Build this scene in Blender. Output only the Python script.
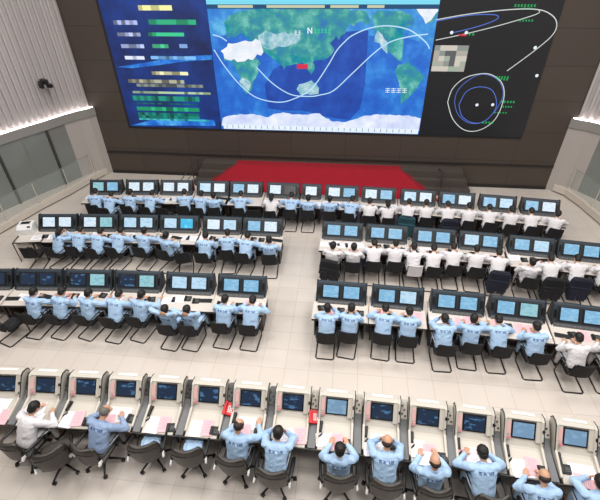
import bpy, bmesh, math, random
from mathutils import Vector, Matrix, noise
from mathutils.bvhtree import BVHTree
random.seed(7)
PI = math.pi
R = math.radians
sc = bpy.context.scene
for o in list(bpy.data.objects):
    bpy.data.objects.remove(o)
C = sc.collection

# ------------------------------------------------------------------ camera, world, lights, exposure
cam_data = bpy.data.cameras.new('camera')
cam = bpy.data.objects.new('camera', cam_data)
C.objects.link(cam)
sc.camera = cam
cam_data.sensor_fit = 'HORIZONTAL'
cam_data.sensor_width = 36.0
cam_data.lens = 36.0 * 422.5 / 600.0
cam_data.clip_end = 200
p_, r_, y_ = R(36.82), R(0.9), R(6.70)
fwd = Vector((-math.sin(y_) * math.cos(p_), math.cos(y_) * math.cos(p_), -math.sin(p_)))
rt = Vector((math.cos(y_), math.sin(y_), 0))
dn = fwd.cross(rt)
rt2 = math.cos(r_) * rt + math.sin(r_) * dn
dn2 = -math.sin(r_) * rt + math.cos(r_) * dn
M = Matrix((rt2, -dn2, -fwd)).transposed().to_4x4()
M.translation = Vector((0, 0, 9.0))
cam.matrix_world = M

sc.view_settings.view_transform = 'Standard'
sc.view_settings.look = 'None'
sc.view_settings.exposure = 0.0
sc.view_settings.gamma = 1.0
sc.view_settings.use_curve_mapping = False

world = bpy.data.worlds.new('world')
sc.world = world
world.use_nodes = True
world.node_tree.nodes['Background'].inputs[0].default_value = (1.0, 0.97, 0.95, 1)
world.node_tree.nodes['Background'].inputs[1].default_value = 0.17

def area(name, loc, sx, sy, power, color=(1, 1, 1), rot=(0, 0, 0), spread=180):
    l = bpy.data.lights.new(name, 'AREA')
    l.shape = 'RECTANGLE'
    l.size = sx
    l.size_y = sy
    l.energy = power
    l.color = color
    l.spread = R(spread)
    o = bpy.data.objects.new(name, l)
    o.location = loc
    o.rotation_euler = rot
    C.objects.link(o)
    return o

# ceiling luminaires of the hall (above the frame)
for lx in (-9, -3, 3, 9):
    for ly in (1.5, 6.5, 11.5):
        area('ceiling_light', (lx, ly, 11.6), 3.2, 2.0, 300, (1.0, 0.965, 0.93))

# ------------------------------------------------------------------ helpers
def lin(h):
    h = h.lstrip('#')
    out = []
    for k in (0, 2, 4):
        c = int(h[k:k + 2], 16) / 255.0
        out.append(c / 12.92 if c <= 0.04045 else ((c + 0.055) / 1.055) ** 2.4)
    return (out[0], out[1], out[2], 1.0)

MATS = {}
def mat(name, col, rough=0.6, metal=0.0, noise_amt=0.0, noise_scale=8.0, bump=0.0, bump_scale=60.0, emit=None, estr=0.0, alpha=None, trans=0.0, spec=None):
    m = bpy.data.materials.new(name)
    m.use_nodes = True
    nt = m.node_tree
    b = nt.nodes['Principled BSDF']
    b.inputs['Base Color'].default_value = lin(col)
    b.inputs['Roughness'].default_value = rough
    b.inputs['Metallic'].default_value = metal
    if spec is not None:
        b.inputs['Specular IOR Level'].default_value = spec
    if trans:
        b.inputs['Transmission Weight'].default_value = trans
    if alpha is not None:
        b.inputs['Alpha'].default_value = alpha
    if emit:
        b.inputs['Emission Color'].default_value = lin(emit)
        b.inputs['Emission Strength'].default_value = estr
    tc = nt.nodes.new('ShaderNodeTexCoord')
    if noise_amt:
        n = nt.nodes.new('ShaderNodeTexNoise')
        n.inputs['Scale'].default_value = noise_scale
        n.inputs['Detail'].default_value = 4
        nt.links.new(tc.outputs['Object'], n.inputs['Vector'])
        mx = nt.nodes.new('ShaderNodeMix')
        mx.data_type = 'RGBA'
        c = lin(col)
        mx.inputs[6].default_value = tuple(max(0, v * (1 - noise_amt)) for v in c[:3]) + (1,)
        mx.inputs[7].default_value = tuple(min(1, v * (1 + noise_amt)) for v in c[:3]) + (1,)
        nt.links.new(n.outputs['Fac'], mx.inputs[0])
        nt.links.new(mx.outputs[2], b.inputs['Base Color'])
    if bump:
        n2 = nt.nodes.new('ShaderNodeTexNoise')
        n2.inputs['Scale'].default_value = bump_scale
        nt.links.new(tc.outputs['Object'], n2.inputs['Vector'])
        bp = nt.nodes.new('ShaderNodeBump')
        bp.inputs['Strength'].default_value = bump
        bp.inputs['Distance'].default_value = 0.01
        nt.links.new(n2.outputs['Fac'], bp.inputs['Height'])
        nt.links.new(bp.outputs['Normal'], b.inputs['Normal'])
    MATS[name] = m
    return m

class MB:
    """collects primitives in one bmesh; build() links ONE mesh object"""
    def __init__(self):
        self.bm = bmesh.new()
    def box(self, c, s, rot=None, taper=1.0):
        vs = []
        for dz in (-1, 1):
            t = taper if dz > 0 else 1.0
            for dx, dy in ((-1, -1), (1, -1), (1, 1), (-1, 1)):
                v = Vector((dx * s[0] / 2 * t, dy * s[1] / 2 * t, dz * s[2] / 2))
                if rot is not None:
                    v = rot @ v
                vs.append(self.bm.verts.new(v + Vector(c)))
        for f in ((3, 2, 1, 0), (4, 5, 6, 7), (0, 1, 5, 4), (1, 2, 6, 5), (2, 3, 7, 6), (3, 0, 4, 7)):
            self.bm.faces.new([vs[i] for i in f])
        return self
    def prism(self, prof, x0, x1, axis='x'):
        """prof: (a, b) outline extruded along an axis"""
        def P(a, b, t):
            if axis == 'x': return (t, a, b)
            if axis == 'y': return (a, t, b)
            return (a, b, t)
        A = [self.bm.verts.new(P(a, b, x0)) for a, b in prof]
        B = [self.bm.verts.new(P(a, b, x1)) for a, b in prof]
        n = len(prof)
        fs = [self.bm.faces.new(A), self.bm.faces.new(B[::-1])]
        for i in range(n):
            fs.append(self.bm.faces.new((A[(i + 1) % n], A[i], B[i], B[(i + 1) % n])))
        return self
    def tube(self, pts, r, n=8, close=False, r1=None):
        pts = [Vector(p) for p in pts]
        rings = []
        m = len(pts)
        up = Vector((0.13, 0.21, 0.97)).normalized()
        for i, p in enumerate(pts):
            if close:
                d = (pts[(i + 1) % m] - pts[i - 1])
            else:
                d = pts[min(i + 1, m - 1)] - pts[max(i - 1, 0)]
            d.normalize()
            a = d.cross(up)
            if a.length < 1e-3:
                a = d.cross(Vector((1, 0, 0)))
            a.normalize()
            b = d.cross(a)
            rr = r if r1 is None else r + (r1 - r) * i / (m - 1)
            rings.append([self.bm.verts.new(p + rr * (math.cos(2 * PI * k / n) * a + math.sin(2 * PI * k / n) * b)) for k in range(n)])
        cnt = m if close else m - 1
        for i in range(cnt):
            A, B = rings[i], rings[(i + 1) % m]
            for k in range(n):
                self.bm.faces.new((A[k], A[(k + 1) % n], B[(k + 1) % n], B[k]))
        if not close:
            self.bm.faces.new(rings[0][::-1])
            self.bm.faces.new(rings[-1])
        return self
    def cyl(self, p0, p1, r, n=14, r1=None):
        return self.tube([p0, p1], r, n, False, r1)
    def ball(self, c, rad, rot=None, n=12, m=8):
        if not hasattr(rad, '__len__'):
            rad = (rad,) * 3
        def T(v):
            v = Vector((v[0] * rad[0], v[1] * rad[1], v[2] * rad[2]))
            if rot is not None:
                v = rot @ v
            return v + Vector(c)
        top = self.bm.verts.new(T((0, 0, 1)))
        bot = self.bm.verts.new(T((0, 0, -1)))
        rings = []
        for j in range(1, m):
            a = PI * j / m
            rings.append([self.bm.verts.new(T((math.sin(a) * math.cos(2 * PI * k / n), math.sin(a) * math.sin(2 * PI * k / n), math.cos(a)))) for k in range(n)])
        for k in range(n):
            self.bm.faces.new((top, rings[0][k], rings[0][(k + 1) % n]))
            self.bm.faces.new((bot, rings[-1][(k + 1) % n], rings[-1][k]))
            for j in range(len(rings) - 1):
                self.bm.faces.new((rings[j][k], rings[j + 1][k], rings[j + 1][(k + 1) % n], rings[j][(k + 1) % n]))
        return self
    def limb(self, p0, p1, r0, r1, n=12):
        p0, p1 = Vector(p0), Vector(p1)
        d = (p1 - p0)
        L = d.length
        d.normalize()
        a = d.orthogonal().normalized()
        b = d.cross(a)
        prof = []
        for k in range(1, 5):
            t = -PI / 2 + PI / 2 * k / 4
            prof.append((r0 * math.sin(t), r0 * math.cos(t)))
        for k in range(0, 4):
            t = PI / 2 * k / 4
            prof.append((L + r1 * math.sin(t), r1 * math.cos(t)))
        s = self.bm.verts.new(p0 - d * r0)
        e = self.bm.verts.new(p1 + d * r1)
        rings = [[self.bm.verts.new(p0 + d * h + rr * (math.cos(2 * PI * k / n) * a + math.sin(2 * PI * k / n) * b)) for k in range(n)] for h, rr in prof]
        for k in range(n):
            self.bm.faces.new((s, rings[0][(k + 1) % n], rings[0][k]))
            self.bm.faces.new((e, rings[-1][k], rings[-1][(k + 1) % n]))
            for j in range(len(rings) - 1):
                self.bm.faces.new((rings[j][k], rings[j][(k + 1) % n], rings[j + 1][(k + 1) % n], rings[j + 1][k]))
        return self
    def loft(self, secs, n=20):
        """secs: (centre, lateral vec, front vec, rx, ry)"""
        rings = [[self.bm.verts.new(Vector(c) + rx * math.cos(2 * PI * k / n) * u + ry * math.sin(2 * PI * k / n) * v) for k in range(n)] for c, u, v, rx, ry in secs]
        self.bm.faces.new(rings[0][::-1])
        self.bm.faces.new(rings[-1])
        for j in range(len(rings) - 1):
            for k in range(n):
                self.bm.faces.new((rings[j][k], rings[j][(k + 1) % n], rings[j + 1][(k + 1) % n], rings[j + 1][k]))
        return self
    def poly(self, pts):
        self.bm.faces.new([self.bm.verts.new(p) for p in pts])
        return self
    def mesh(self, name, bevel=0.0, smooth=False, seg=2):
        bmesh.ops.recalc_face_normals(self.bm, faces=self.bm.faces)
        if bevel:
            es = [e for e in self.bm.edges if len(e.link_faces) == 2 and e.calc_face_angle(0) > 0.5]
            bmesh.ops.bevel(self.bm, geom=es, offset=bevel, segments=seg, affect='EDGES', profile=0.5, clamp_overlap=True)
        me = bpy.data.meshes.new(name)
        self.bm.to_mesh(me)
        self.bm.free()
        if smooth:
            for p in me.polygons:
                p.use_smooth = True
        return me
    def build(self, name, m, parent=None, bevel=0.0, smooth=False, loc=None, rz=None, seg=2):
        me = self.mesh(name, bevel, smooth, seg)
        return link(name, me, m, parent, loc, rz)

def link(name, me, m, parent=None, loc=None, rz=None):
    o = bpy.data.objects.new(name, me)
    C.objects.link(o)
    if m is not None:
        if len(me.materials) == 0:
            me.materials.append(None)
        o.material_slots[0].link = 'OBJECT'
        o.material_slots[0].material = MATS[m] if isinstance(m, str) else m
    if parent is not None:
        o.parent = parent
    if loc is not None:
        o.location = loc
    if rz is not None:
        o.rotation_euler = (0, 0, rz)
    return o

def empty(name, loc=(0, 0, 0), rz=0.0):
    o = bpy.data.objects.new(name, None)
    o.empty_display_size = 0.1
    C.objects.link(o)
    o.location = loc
    o.rotation_euler = (0, 0, rz)
    return o

def tag(o, label=None, cat=None, group=None, kind=None):
    if label: o['label'] = label
    if cat: o['category'] = cat
    if group: o['group'] = group
    if kind: o['kind'] = kind
    return o

def struct(o):
    o['kind'] = 'structure'
    return o

def remesh(mb, name, voxel, smooth_iter=2, ratio=1.0, wrinkle=0.0, wscale=9.0, seed=0):
    me = mb.mesh(name)
    o = bpy.data.objects.new(name, me)
    C.objects.link(o)
    md = o.modifiers.new('r', 'REMESH')
    md.mode = 'VOXEL'
    md.voxel_size = voxel
    if smooth_iter:
        s = o.modifiers.new('s', 'SMOOTH')
        s.iterations = smooth_iter
        s.factor = 0.5
    if ratio < 1:
        d = o.modifiers.new('d', 'DECIMATE')
        d.ratio = ratio
    dg = bpy.context.evaluated_depsgraph_get()
    out = bpy.data.meshes.new_from_object(o.evaluated_get(dg))
    out.name = name
    bpy.data.objects.remove(o)
    bpy.data.meshes.remove(me)
    if wrinkle:
        out.update()
        nr = [v.normal.copy() for v in out.vertices]
        for v, nn in zip(out.vertices, nr):
            q = v.co * wscale + Vector((seed * 3.1, 0, seed))
            q.z *= 1.7
            f = noise.noise(q) + 0.6 * noise.noise(q * 2.3)
            v.co += nn * (wrinkle * f)
    for p in out.polygons:
        p.use_smooth = True
    return out

KIDS = {}
def copy_tree(o, parent=None):
    c = o.copy()
    C.objects.link(c)
    if parent is not None:
        c.parent = parent
    for ch in KIDSOF(o):
        copy_tree(ch, c)
    return c
def KIDSOF(o):
    if o.name not in KIDS:
        KIDS[o.name] = [k for k in bpy.data.objects if k.parent == o]
    return KIDS[o.name]

class Proto:
    """first use hands out the prototype itself, later uses copy it"""
    def __init__(self, root):
        self.root = root
        self.used = False
        self.kids = {}
    def put(self, loc, rz, label, group=None):
        if not self.used:
            KIDS.clear()
            o = self.root
            self.used = True
            self.src = o
        else:
            o = copy_tree(self.src)
        o.location = loc
        o.rotation_euler = (0, 0, rz)
        o['label'] = label
        if group: o['group'] = group
        return o

def recolour(root, table):
    def walk(o):
        for ch in o.children:
            base = ch.name.split('.')[0]
            if base in table and ch.material_slots:
                ch.material_slots[0].material = MATS[table[base]]
            walk(ch)
    if root.type == 'MESH':
        base = root.name.split('.')[0]
        if base in table:
            root.material_slots[0].material = MATS[table[base]]
    walk(root)

ORD = ['', 'first', 'second', 'third', 'fourth', 'fifth', 'sixth', 'seventh', 'eighth', 'ninth', 'tenth', 'eleventh', 'twelfth', 'thirteenth', 'fourteenth', 'fifteenth', 'sixteenth', 'seventeenth', 'eighteenth', 'nineteenth', 'twentieth', 'twenty-first', 'twenty-second', 'twenty-third', 'twenty-fourth', 'twenty-fifth', 'twenty-sixth', 'twenty-seventh', 'twenty-eighth']
ROWNAME = {'A': 'back row', 'B': 'second row', 'C': 'third row', 'D': 'front row'}

# ------------------------------------------------------------------ materials
mat('brown_wall', '4a3f38', 0.55)
mat('cream', 'cfc7bf', 0.45, noise_amt=0.04)
mat('console_beige', 'c6c0b5', 0.42, noise_amt=0.04, noise_scale=3)
mat('slate', '2d3841', 0.5, noise_amt=0.12)
mat('slate_dark', '1b2228', 0.5)
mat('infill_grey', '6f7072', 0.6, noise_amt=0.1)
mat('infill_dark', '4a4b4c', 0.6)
mat('cabinet_brown', '6e5e54', 0.6, noise_amt=0.08)
mat('desk_edge', '2c2826', 0.5)
mat('black_plastic', '131314', 0.4)
mat('black_fabric', '19191c', 0.85, bump=0.3)
mat('black_tube', '1a1716', 0.35, metal=0.3)
mat('black_leather', '2e2924', 0.38, bump=0.25, bump_scale=30)
mat('chrome', 'c8c8c8', 0.2, metal=1.0)
mat('white_plastic', 'e6e6e4', 0.4)
mat('cabinet_dark', '3e3530', 0.6)
mat('pink_strip', 'e2b4b0', 0.6)
mat('pink_button', 'd88c96', 0.4)
mat('red_plastic', 'd01e26', 0.35)
mat('paper_white', 'f2f0f2', 0.8)
mat('paper_pink', 'eeb9c0', 0.8)
mat('paper_print', '8f8fa4', 0.8)
mat('pad_dark', '1e2022', 0.6)
mat('keyboard_grey', '3a3c40', 0.6)
mat('skin', 'c99a7e', 0.55, noise_amt=0.06, noise_scale=14)
mat('hair_black', '15120f', 0.55, bump=0.6, bump_scale=90)
mat('hair_grey', '6c675f', 0.6, bump=0.6, bump_scale=90)
mat('hair_brown', '2c1c14', 0.55, bump=0.6, bump_scale=90)
mat('blue_cloth', 'abc9e8', 0.8, noise_amt=0.06, bump=0.25, bump_scale=45)
mat('grey_blue_cloth', '8ea3c4', 0.8, noise_amt=0.1, bump=0.25, bump_scale=45)
mat('white_cloth', 'dedbde', 0.8, noise_amt=0.04, bump=0.25, bump_scale=45)
mat('grey_trousers', '9a9aa2', 0.8, noise_amt=0.05)
mat('navy_cloth', '151a2c', 0.85, noise_amt=0.15, bump=0.3, bump_scale=40)
mat('teal_cloth', '1d4550', 0.85, noise_amt=0.15, bump=0.3, bump_scale=40)
mat('black_cloth', '15151a', 0.85, noise_amt=0.15, bump=0.3, bump_scale=40)
mat('stripe_dark', '202a48', 0.8)
mat('stripe_white', 'f0f2f6', 0.8)
mat('lettering', '1f3a78', 0.8)
mat('eye_dark', '120e0c', 0.3)
mat('red_carpet', '960c20', 0.95, noise_amt=0.12, noise_scale=3, bump=0.4, bump_scale=120)
mat('stage_grey', '4d4640', 0.6, noise_amt=0.06)
mat('fascia_grey', '8b8883', 0.55, noise_amt=0.03)
mat('rib_white', 'b4adab', 0.6)
mat('column_grey', 'aca59f', 0.5, noise_amt=0.03)
mat('plinth_stone', 'c9c0b4', 0.5, noise_amt=0.08)
mat('dark_gap', '24211f', 0.8)
mat('mullion', '3a3733', 0.5)
mat('steel', '8c8a88', 0.35, metal=0.8)
mat('glass_tint', '7b7f7b', 0.12, noise_amt=0.03, spec=0.6)
mat('rail_glass', 'c8d4d0', 0.03, alpha=0.1, spec=0.6)
mat('cove_glow', 'ffffff', 0.5, emit='fff4f4', estr=9.0)

def screen_mat(name, base, ink, strength, scale, thr, band=False):
    m = bpy.data.materials.new(name)
    m.use_nodes = True
    nt = m.node_tree
    b = nt.nodes['Principled BSDF']
    b.inputs['Base Color'].default_value = (0.01, 0.01, 0.012, 1)
    b.inputs['Roughness'].default_value = 0.25
    tc = nt.nodes.new('ShaderNodeTexCoord')
    mp = nt.nodes.new('ShaderNodeMapping')
    mp.inputs['Scale'].default_value = scale
    nt.links.new(tc.outputs['Object'], mp.inputs['Vector'])
    oi = nt.nodes.new('ShaderNodeObjectInfo')
    n = nt.nodes.new('ShaderNodeTexNoise')
    n.noise_dimensions = '4D'
    n.inputs['Scale'].default_value = 1.0
    n.inputs['Detail'].default_value = 3
    nt.links.new(mp.outputs[0], n.inputs['Vector'])
    mu = nt.nodes.new('ShaderNodeMath'); mu.operation = 'MULTIPLY'; mu.inputs[1].default_value = 37.0
    nt.links.new(oi.outputs['Random'], mu.inputs[0])
    nt.links.new(mu.outputs[0], n.inputs['W'])
    cr = nt.nodes.new('ShaderNodeValToRGB')
    cr.color_ramp.elements[0].position = thr
    cr.color_ramp.elements[0].color = lin(base)
    cr.color_ramp.elements[1].position = thr + 0.06
    cr.color_ramp.elements[1].color = lin(ink)
    nt.links.new(n.outputs['Fac'], cr.inputs[0])
    nt.links.new(cr.outputs[0], b.inputs['Emission Color'])
    b.inputs['Emission Strength'].default_value = strength
    MATS[name] = m
    return m
screen_mat('screen_pale', 'bfdff4', 'a4cbe6', 1.0, (8, 24, 24), 0.52)
screen_mat('screen_sky', '82bbe0', '98caea', 0.95, (8, 18, 18), 0.5)
screen_mat('screen_green', '9ccfd8', '86bfcc', 0.95, (8, 24, 24), 0.5)
screen_mat('screen_white', 'dfeefa', 'b8d4ea', 1.0, (10, 34, 34), 0.54)
screen_mat('screen_cyan', '10b4e4', '5cd4f4', 1.0, (6, 6, 6), 0.56)
screen_mat('screen_navy', '142e4a', '4a7aa6', 0.8, (5, 12, 12), 0.55)
screen_mat('screen_bluegrey', '7ea4c4', '8fb4d2', 0.85, (6, 10, 10), 0.5)
screen_mat('screen_off', '10141a', '161c24', 0.5, (5, 5, 5), 0.5)

def flat_emit(name, col, s=1.0):
    m = mat(name, '050505', 0.4, emit=col, estr=s)
    return m
# traced outlines of the displays, in metres on the wall plane (x, z)
sahara = [(-4.98,5.41),(-4.63,5.71),(-4.3,5.72),(-4.03,5.77),(-3.71,5.72),(-3.61,5.8),(-3.44,5.75),(-3.27,5.42),(-3.39,5.24),(-3.56,5.36),(-3.69,5.15),(-4.23,5.05),(-4.9,5.16)]
africa = [(-4.87,5.16),(-3.62,5.2),(-3.46,4.99),(-3.56,4.74),(-3.75,4.29),(-3.92,3.99),(-4.1,3.84),(-4.26,4.08),(-4.33,4.47),(-4.46,4.79),(-4.64,5.02),(-4.85,5.04)]
south_africa = [(-4.34,4.34),(-4.09,4.41),(-3.89,4.29),(-3.95,3.99),(-4.1,3.84),(-4.24,3.99)]
eurasia = [(-4.72,6.44),(-4.47,6.57),(-4.07,6.75),(-3.06,6.81),(-2.06,6.88),(-1.2,6.88),(-0.35,6.84),(0.43,6.75),(0.7,6.45),(0.53,6.31),(0.27,6.45),(0.1,6.25),(-0.09,6.36),(-0.25,6.03),(-0.49,5.82),(-0.62,5.91),(-0.74,5.68),(-0.64,5.45),(-0.86,5.21),(-1.11,5.11),(-1.24,5.2),(-1.37,5.08),(-1.31,4.77),(-1.5,4.64),(-1.64,4.95),(-1.83,5.14),(-2.03,5.32),(-2.22,5.25),(-2.43,4.94),(-2.53,4.76),(-2.65,5.07),(-2.75,5.25),(-3.01,5.33),(-3.2,5.48),(-3.41,5.72),(-3.57,5.84),(-3.77,5.8),(-3.88,5.95),(-4.13,6.06),(-4.41,5.89),(-4.68,5.86),(-4.79,6.0),(-4.45,6.18)]
asia_pale = [(-3.52,5.95),(-3.22,6.13),(-2.91,6.04),(-2.52,6.11),(-2.2,6.02),(-1.89,6.04),(-1.82,5.88),(-2.08,5.73),(-2.48,5.57),(-2.8,5.52),(-3.14,5.42),(-3.32,5.6)]
australia = [(-2.05,4.08),(-1.87,4.25),(-1.68,4.32),(-1.5,4.38),(-1.41,4.3),(-1.3,4.35),(-1.14,4.1),(-1.16,3.91),(-1.36,3.78),(-1.6,3.85),(-1.87,3.82),(-2.01,3.9)]
north_america = [(0.67,6.59),(0.9,6.74),(1.22,6.8),(1.69,6.78),(1.98,6.7),(2.22,6.51),(2.18,6.34),(1.99,6.29),(1.89,6.11),(1.77,6.0),(1.66,5.9),(1.49,5.91),(1.41,5.78),(1.53,5.62),(1.62,5.46),(1.76,5.32),(1.9,5.16),(1.81,5.12),(1.58,5.32),(1.37,5.46),(1.22,5.55),(1.09,5.73),(0.95,5.91),(0.85,6.18),(0.91,6.35)]
rockies = [(0.86,6.11),(0.98,6.16),(1.13,6.0),(1.3,5.73),(1.38,5.55),(1.33,5.4),(1.2,5.57),(1.04,5.75),(0.9,5.82)]
greenland = [(2.24,7.01),(2.58,7.06),(2.91,7.04),(2.96,6.66),(2.77,6.44),(2.61,6.41),(2.51,6.6),(2.34,6.7),(2.19,6.86)]
south_america = [(1.77,4.94),(1.92,5.05),(2.16,5.09),(2.42,4.9),(2.71,4.75),(2.84,4.61),(2.76,4.37),(2.57,4.11),(2.43,3.9),(2.27,3.73),(2.16,3.45),(2.07,3.58),(2.08,3.95),(1.98,4.25),(1.82,4.5),(1.76,4.72)]
antarctica = [(-5.22,2.8),(-4.86,2.92),(-4.3,2.97),(-3.75,2.97),(-3.26,2.87),(-3.03,2.98),(-2.64,3.07),(-1.99,3.01),(-1.13,3.07),(-0.88,2.9),(-0.54,2.77),(-0.21,2.73),(0.12,2.81),(0.55,2.98),(1.09,3.08),(1.84,3.1),(2.49,3.07),(2.96,2.95),(3.0,2.42),(-5.31,2.35)]
night = [(-3.35,4.16),(-2.97,4.75),(-1.44,5.68),(-0.57,6.08),(0.6,6.17),(0.6,5.46),(0.63,4.23),(0.5,3.3),(0.12,2.84),(-0.73,2.92),(-1.85,3.18),(-2.7,3.16),(-3.26,3.24)]
orbit_first = [(-5.25,5.46),(-4.86,4.8),(-4.3,4.11),(-3.69,3.66),(-2.84,3.5),(-2.2,3.64),(-1.46,4.06),(-0.83,4.94),(-0.54,5.44),(-0.25,5.76),(0.04,5.99),(0.61,6.22),(1.27,6.31),(2.06,6.18),(2.69,5.79),(2.87,5.56)]
orbit_second = [(-5.22,5.98),(-4.93,5.9),(-4.7,5.76)]
orbit_third = [(-3.61,4.82),(-3.02,4.24),(-2.3,3.82),(-1.56,3.76),(-1.14,3.82),(-0.59,4.0),(0.12,4.67),(0.88,5.4),(1.43,5.78),(2.09,5.96),(2.74,6.05)]
blocks = [[(-7.95,6.95),(-6.65,6.95),(-6.69,6.78),(-7.99,6.78),'E8E6A0'],[(-9.06,6.45),(-8.11,6.45),(-8.15,6.3),(-9.1,6.3),'A8B4E6'],[(-7.66,6.48),(-5.81,6.49),(-5.84,6.31),(-7.7,6.31),'2FA77A'],[(-9.02,6.03),(-8.08,6.04),(-8.11,5.9),(-9.06,5.89),'B8C4EE'],[(-7.77,6.04),(-6.35,6.05),(-6.38,5.91),(-7.8,5.9),'3CC08A'],[(-8.98,5.62),(-8.04,5.63),(-8.08,5.48),(-9.02,5.48),'B4C4F4'],[(-7.7,5.63),(-7.05,5.63),(-7.08,5.49),(-7.74,5.49),'4CC490'],[(-6.61,5.64),(-6.29,5.64),(-6.32,5.5),(-6.63,5.5),'7C9CD0'],[(-8.94,5.19),(-8.13,5.2),(-8.16,5.06),(-8.98,5.05),'D4DCFA'],[(-7.86,5.2),(-6.02,5.22),(-6.05,5.08),(-7.89,5.06),'78B4EE'],[(-7.96,4.62),(-6.44,4.64),(-6.47,4.49),(-8.0,4.47),'E6E4B4'],[(-9.04,4.3),(-6.66,4.33),(-6.69,4.16),(-9.08,4.12),'A8A890'],[(-8.72,4.13),(-5.9,4.17),(-5.93,4.01),(-8.76,3.96),'808880'],[(-8.97,3.83),(-5.62,3.89),(-5.64,3.74),(-9.01,3.67),'A8C4A0'],[(-9.02,3.64),(-6.14,3.69),(-6.18,3.44),(-9.09,3.38),'1E8C78'],[(-8.92,3.35),(-6.24,3.4),(-6.26,3.3),(-8.95,3.24),'147060'],[(-8.96,3.18),(-6.21,3.24),(-6.25,3.02),(-9.02,2.96),'28B47C'],[(-8.97,2.94),(-6.25,3.0),(-6.3,2.69),(-9.05,2.62),'148478'],[(-8.97,2.68),(-5.84,2.76),(-5.86,2.61),(-9.01,2.53),'3CB4B4']]
glow = [[(-9.35,4.77),(-8.08,4.96),(-6.74,5.19),(-5.35,5.26),(-5.37,5.09),(-6.46,5.02),(-7.67,4.85),(-8.79,4.73)],[(-9.41,2.35),(-8.4,2.61),(-6.99,2.73),(-5.62,2.68),(-5.59,2.43)]]
ring_a = [(3.89,3.64),(4.22,2.98),(4.77,2.54),(5.37,2.56),(5.85,3.02),(5.96,3.82),(5.75,4.38),(5.3,4.68),(4.87,4.71),(4.34,4.55),(3.98,4.16),(3.89,3.64)]
ring_b = [(4.15,3.65),(4.37,3.19),(4.84,2.85),(5.36,2.87),(5.72,3.26),(5.9,3.82),(5.83,4.17),(5.52,4.54),(4.93,4.7),(4.43,4.42),(4.17,4.04),(4.15,3.65)]
ring_c = [(4.34,3.55),(4.54,3.12),(4.97,2.86),(5.42,2.9),(5.72,3.29),(5.73,3.68),(5.44,4.13),(4.94,4.24),(4.51,4.05),(4.34,3.55)]
arc_a = [(2.93,6.5),(4.0,6.68),(5.33,6.82),(6.22,6.83),(6.71,6.7),(7.02,6.44),(7.03,6.07),(6.61,5.57),(5.81,4.83)]
arc_b = [(3.05,5.85),(4.13,6.08),(5.23,6.36),(6.27,6.68),(6.32,6.8)]
arc_c = [(2.94,6.46),(4.01,6.64),(4.81,6.67),(5.05,6.59),(4.86,6.45),(4.32,6.27),(3.54,6.08)]
dots = [(3.56,6.1),(4.07,6.1),(5.02,3.56),(6.56,5.63),(6.91,4.68),(5.61,3.58)]
texts = [[(5.46,6.98),(6.18,6.98),(6.2,6.9),(5.48,6.9)],[(5.76,6.88),(6.04,6.88),(6.05,6.84),(5.77,6.84)],[(5.75,6.52),(6.23,6.52),(6.25,6.46),(5.77,6.46)],[(5.44,4.64),(5.93,4.64),(5.95,4.57),(5.46,4.56)],[(5.52,4.55),(5.92,4.56),(5.94,4.5),(5.54,4.49)],[(5.86,3.73),(6.4,3.74),(6.42,3.67),(5.88,3.66)],[(5.97,3.53),(6.35,3.54),(6.37,3.49),(5.99,3.48)],[(5.36,2.9),(5.81,2.91),(5.83,2.84),(5.37,2.83)],[(5.72,3.29),(6.23,3.3),(6.24,3.26),(5.73,3.25)],[(4.13,6.08),(4.37,6.08),(4.38,6.01),(4.15,6.01)]]
mosaic = [(2.96,5.68),(4.2,5.69),(4.39,4.79),(3.11,4.77)]
redtext = [(3.81,6.05),(4.08,6.05),(4.09,5.99),(3.82,5.99)]
mapred = [(-2.03,4.97),(-1.6,4.98),(-1.6,4.81),(-2.03,4.8)]
maplabels = [[(-1.41,6.19),(-0.75,6.19),(-0.74,6.08),(-1.41,6.08)],[(-2.08,6.11),(-1.82,6.11),(-1.82,6.0),(-2.08,6.0)],[(1.64,3.76),(2.37,3.78),(2.39,3.63),(1.66,3.61)]]

# ------------------------------------------------------------------ the setting
def tiled(name, col, col2, grout, sx, sy, rough, plane='xy', mortar=0.008, off=0.0, bumpy=0.0, var=0.0):
    m = bpy.data.materials.new(name)
    m.use_nodes = True
    nt = m.node_tree
    b = nt.nodes['Principled BSDF']
    b.inputs['Roughness'].default_value = rough
    tc = nt.nodes.new('ShaderNodeTexCoord')
    sep = nt.nodes.new('ShaderNodeSeparateXYZ')
    nt.links.new(tc.outputs['Object'], sep.inputs[0])
    cb = nt.nodes.new('ShaderNodeCombineXYZ')
    nt.links.new(sep.outputs['X'], cb.inputs['X'])
    nt.links.new(sep.outputs['Y' if plane == 'xy' else 'Z'], cb.inputs['Y'])
    br = nt.nodes.new('ShaderNodeTexBrick')
    br.offset = off
    br.inputs['Scale'].default_value = 1.0
    br.inputs['Brick Width'].default_value = sx
    br.inputs['Row Height'].default_value = sy
    br.inputs['Mortar Size'].default_value = mortar
    br.inputs['Mortar Smooth'].default_value = 0.3
    br.inputs['Color1'].default_value = lin(col)
    br.inputs['Color2'].default_value = lin(col2)
    br.inputs['Mortar'].default_value = lin(grout)
    nt.links.new(cb.outputs[0], br.inputs['Vector'])
    n = nt.nodes.new('ShaderNodeTexNoise')
    n.inputs['Scale'].default_value = 1.3
    n.inputs['Detail'].default_value = 5
    nt.links.new(tc.outputs['Object'], n.inputs['Vector'])
    mx = nt.nodes.new('ShaderNodeMix')
    mx.data_type = 'RGBA'
    mx.blend_type = 'MULTIPLY'
    mx.inputs[0].default_value = var
    nt.links.new(br.outputs['Color'], mx.inputs[6])
    nt.links.new(n.outputs['Fac'], mx.inputs[7])
    nt.links.new(mx.outputs[2], b.inputs['Base Color'])
    MATS[name] = m
    return m
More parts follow.
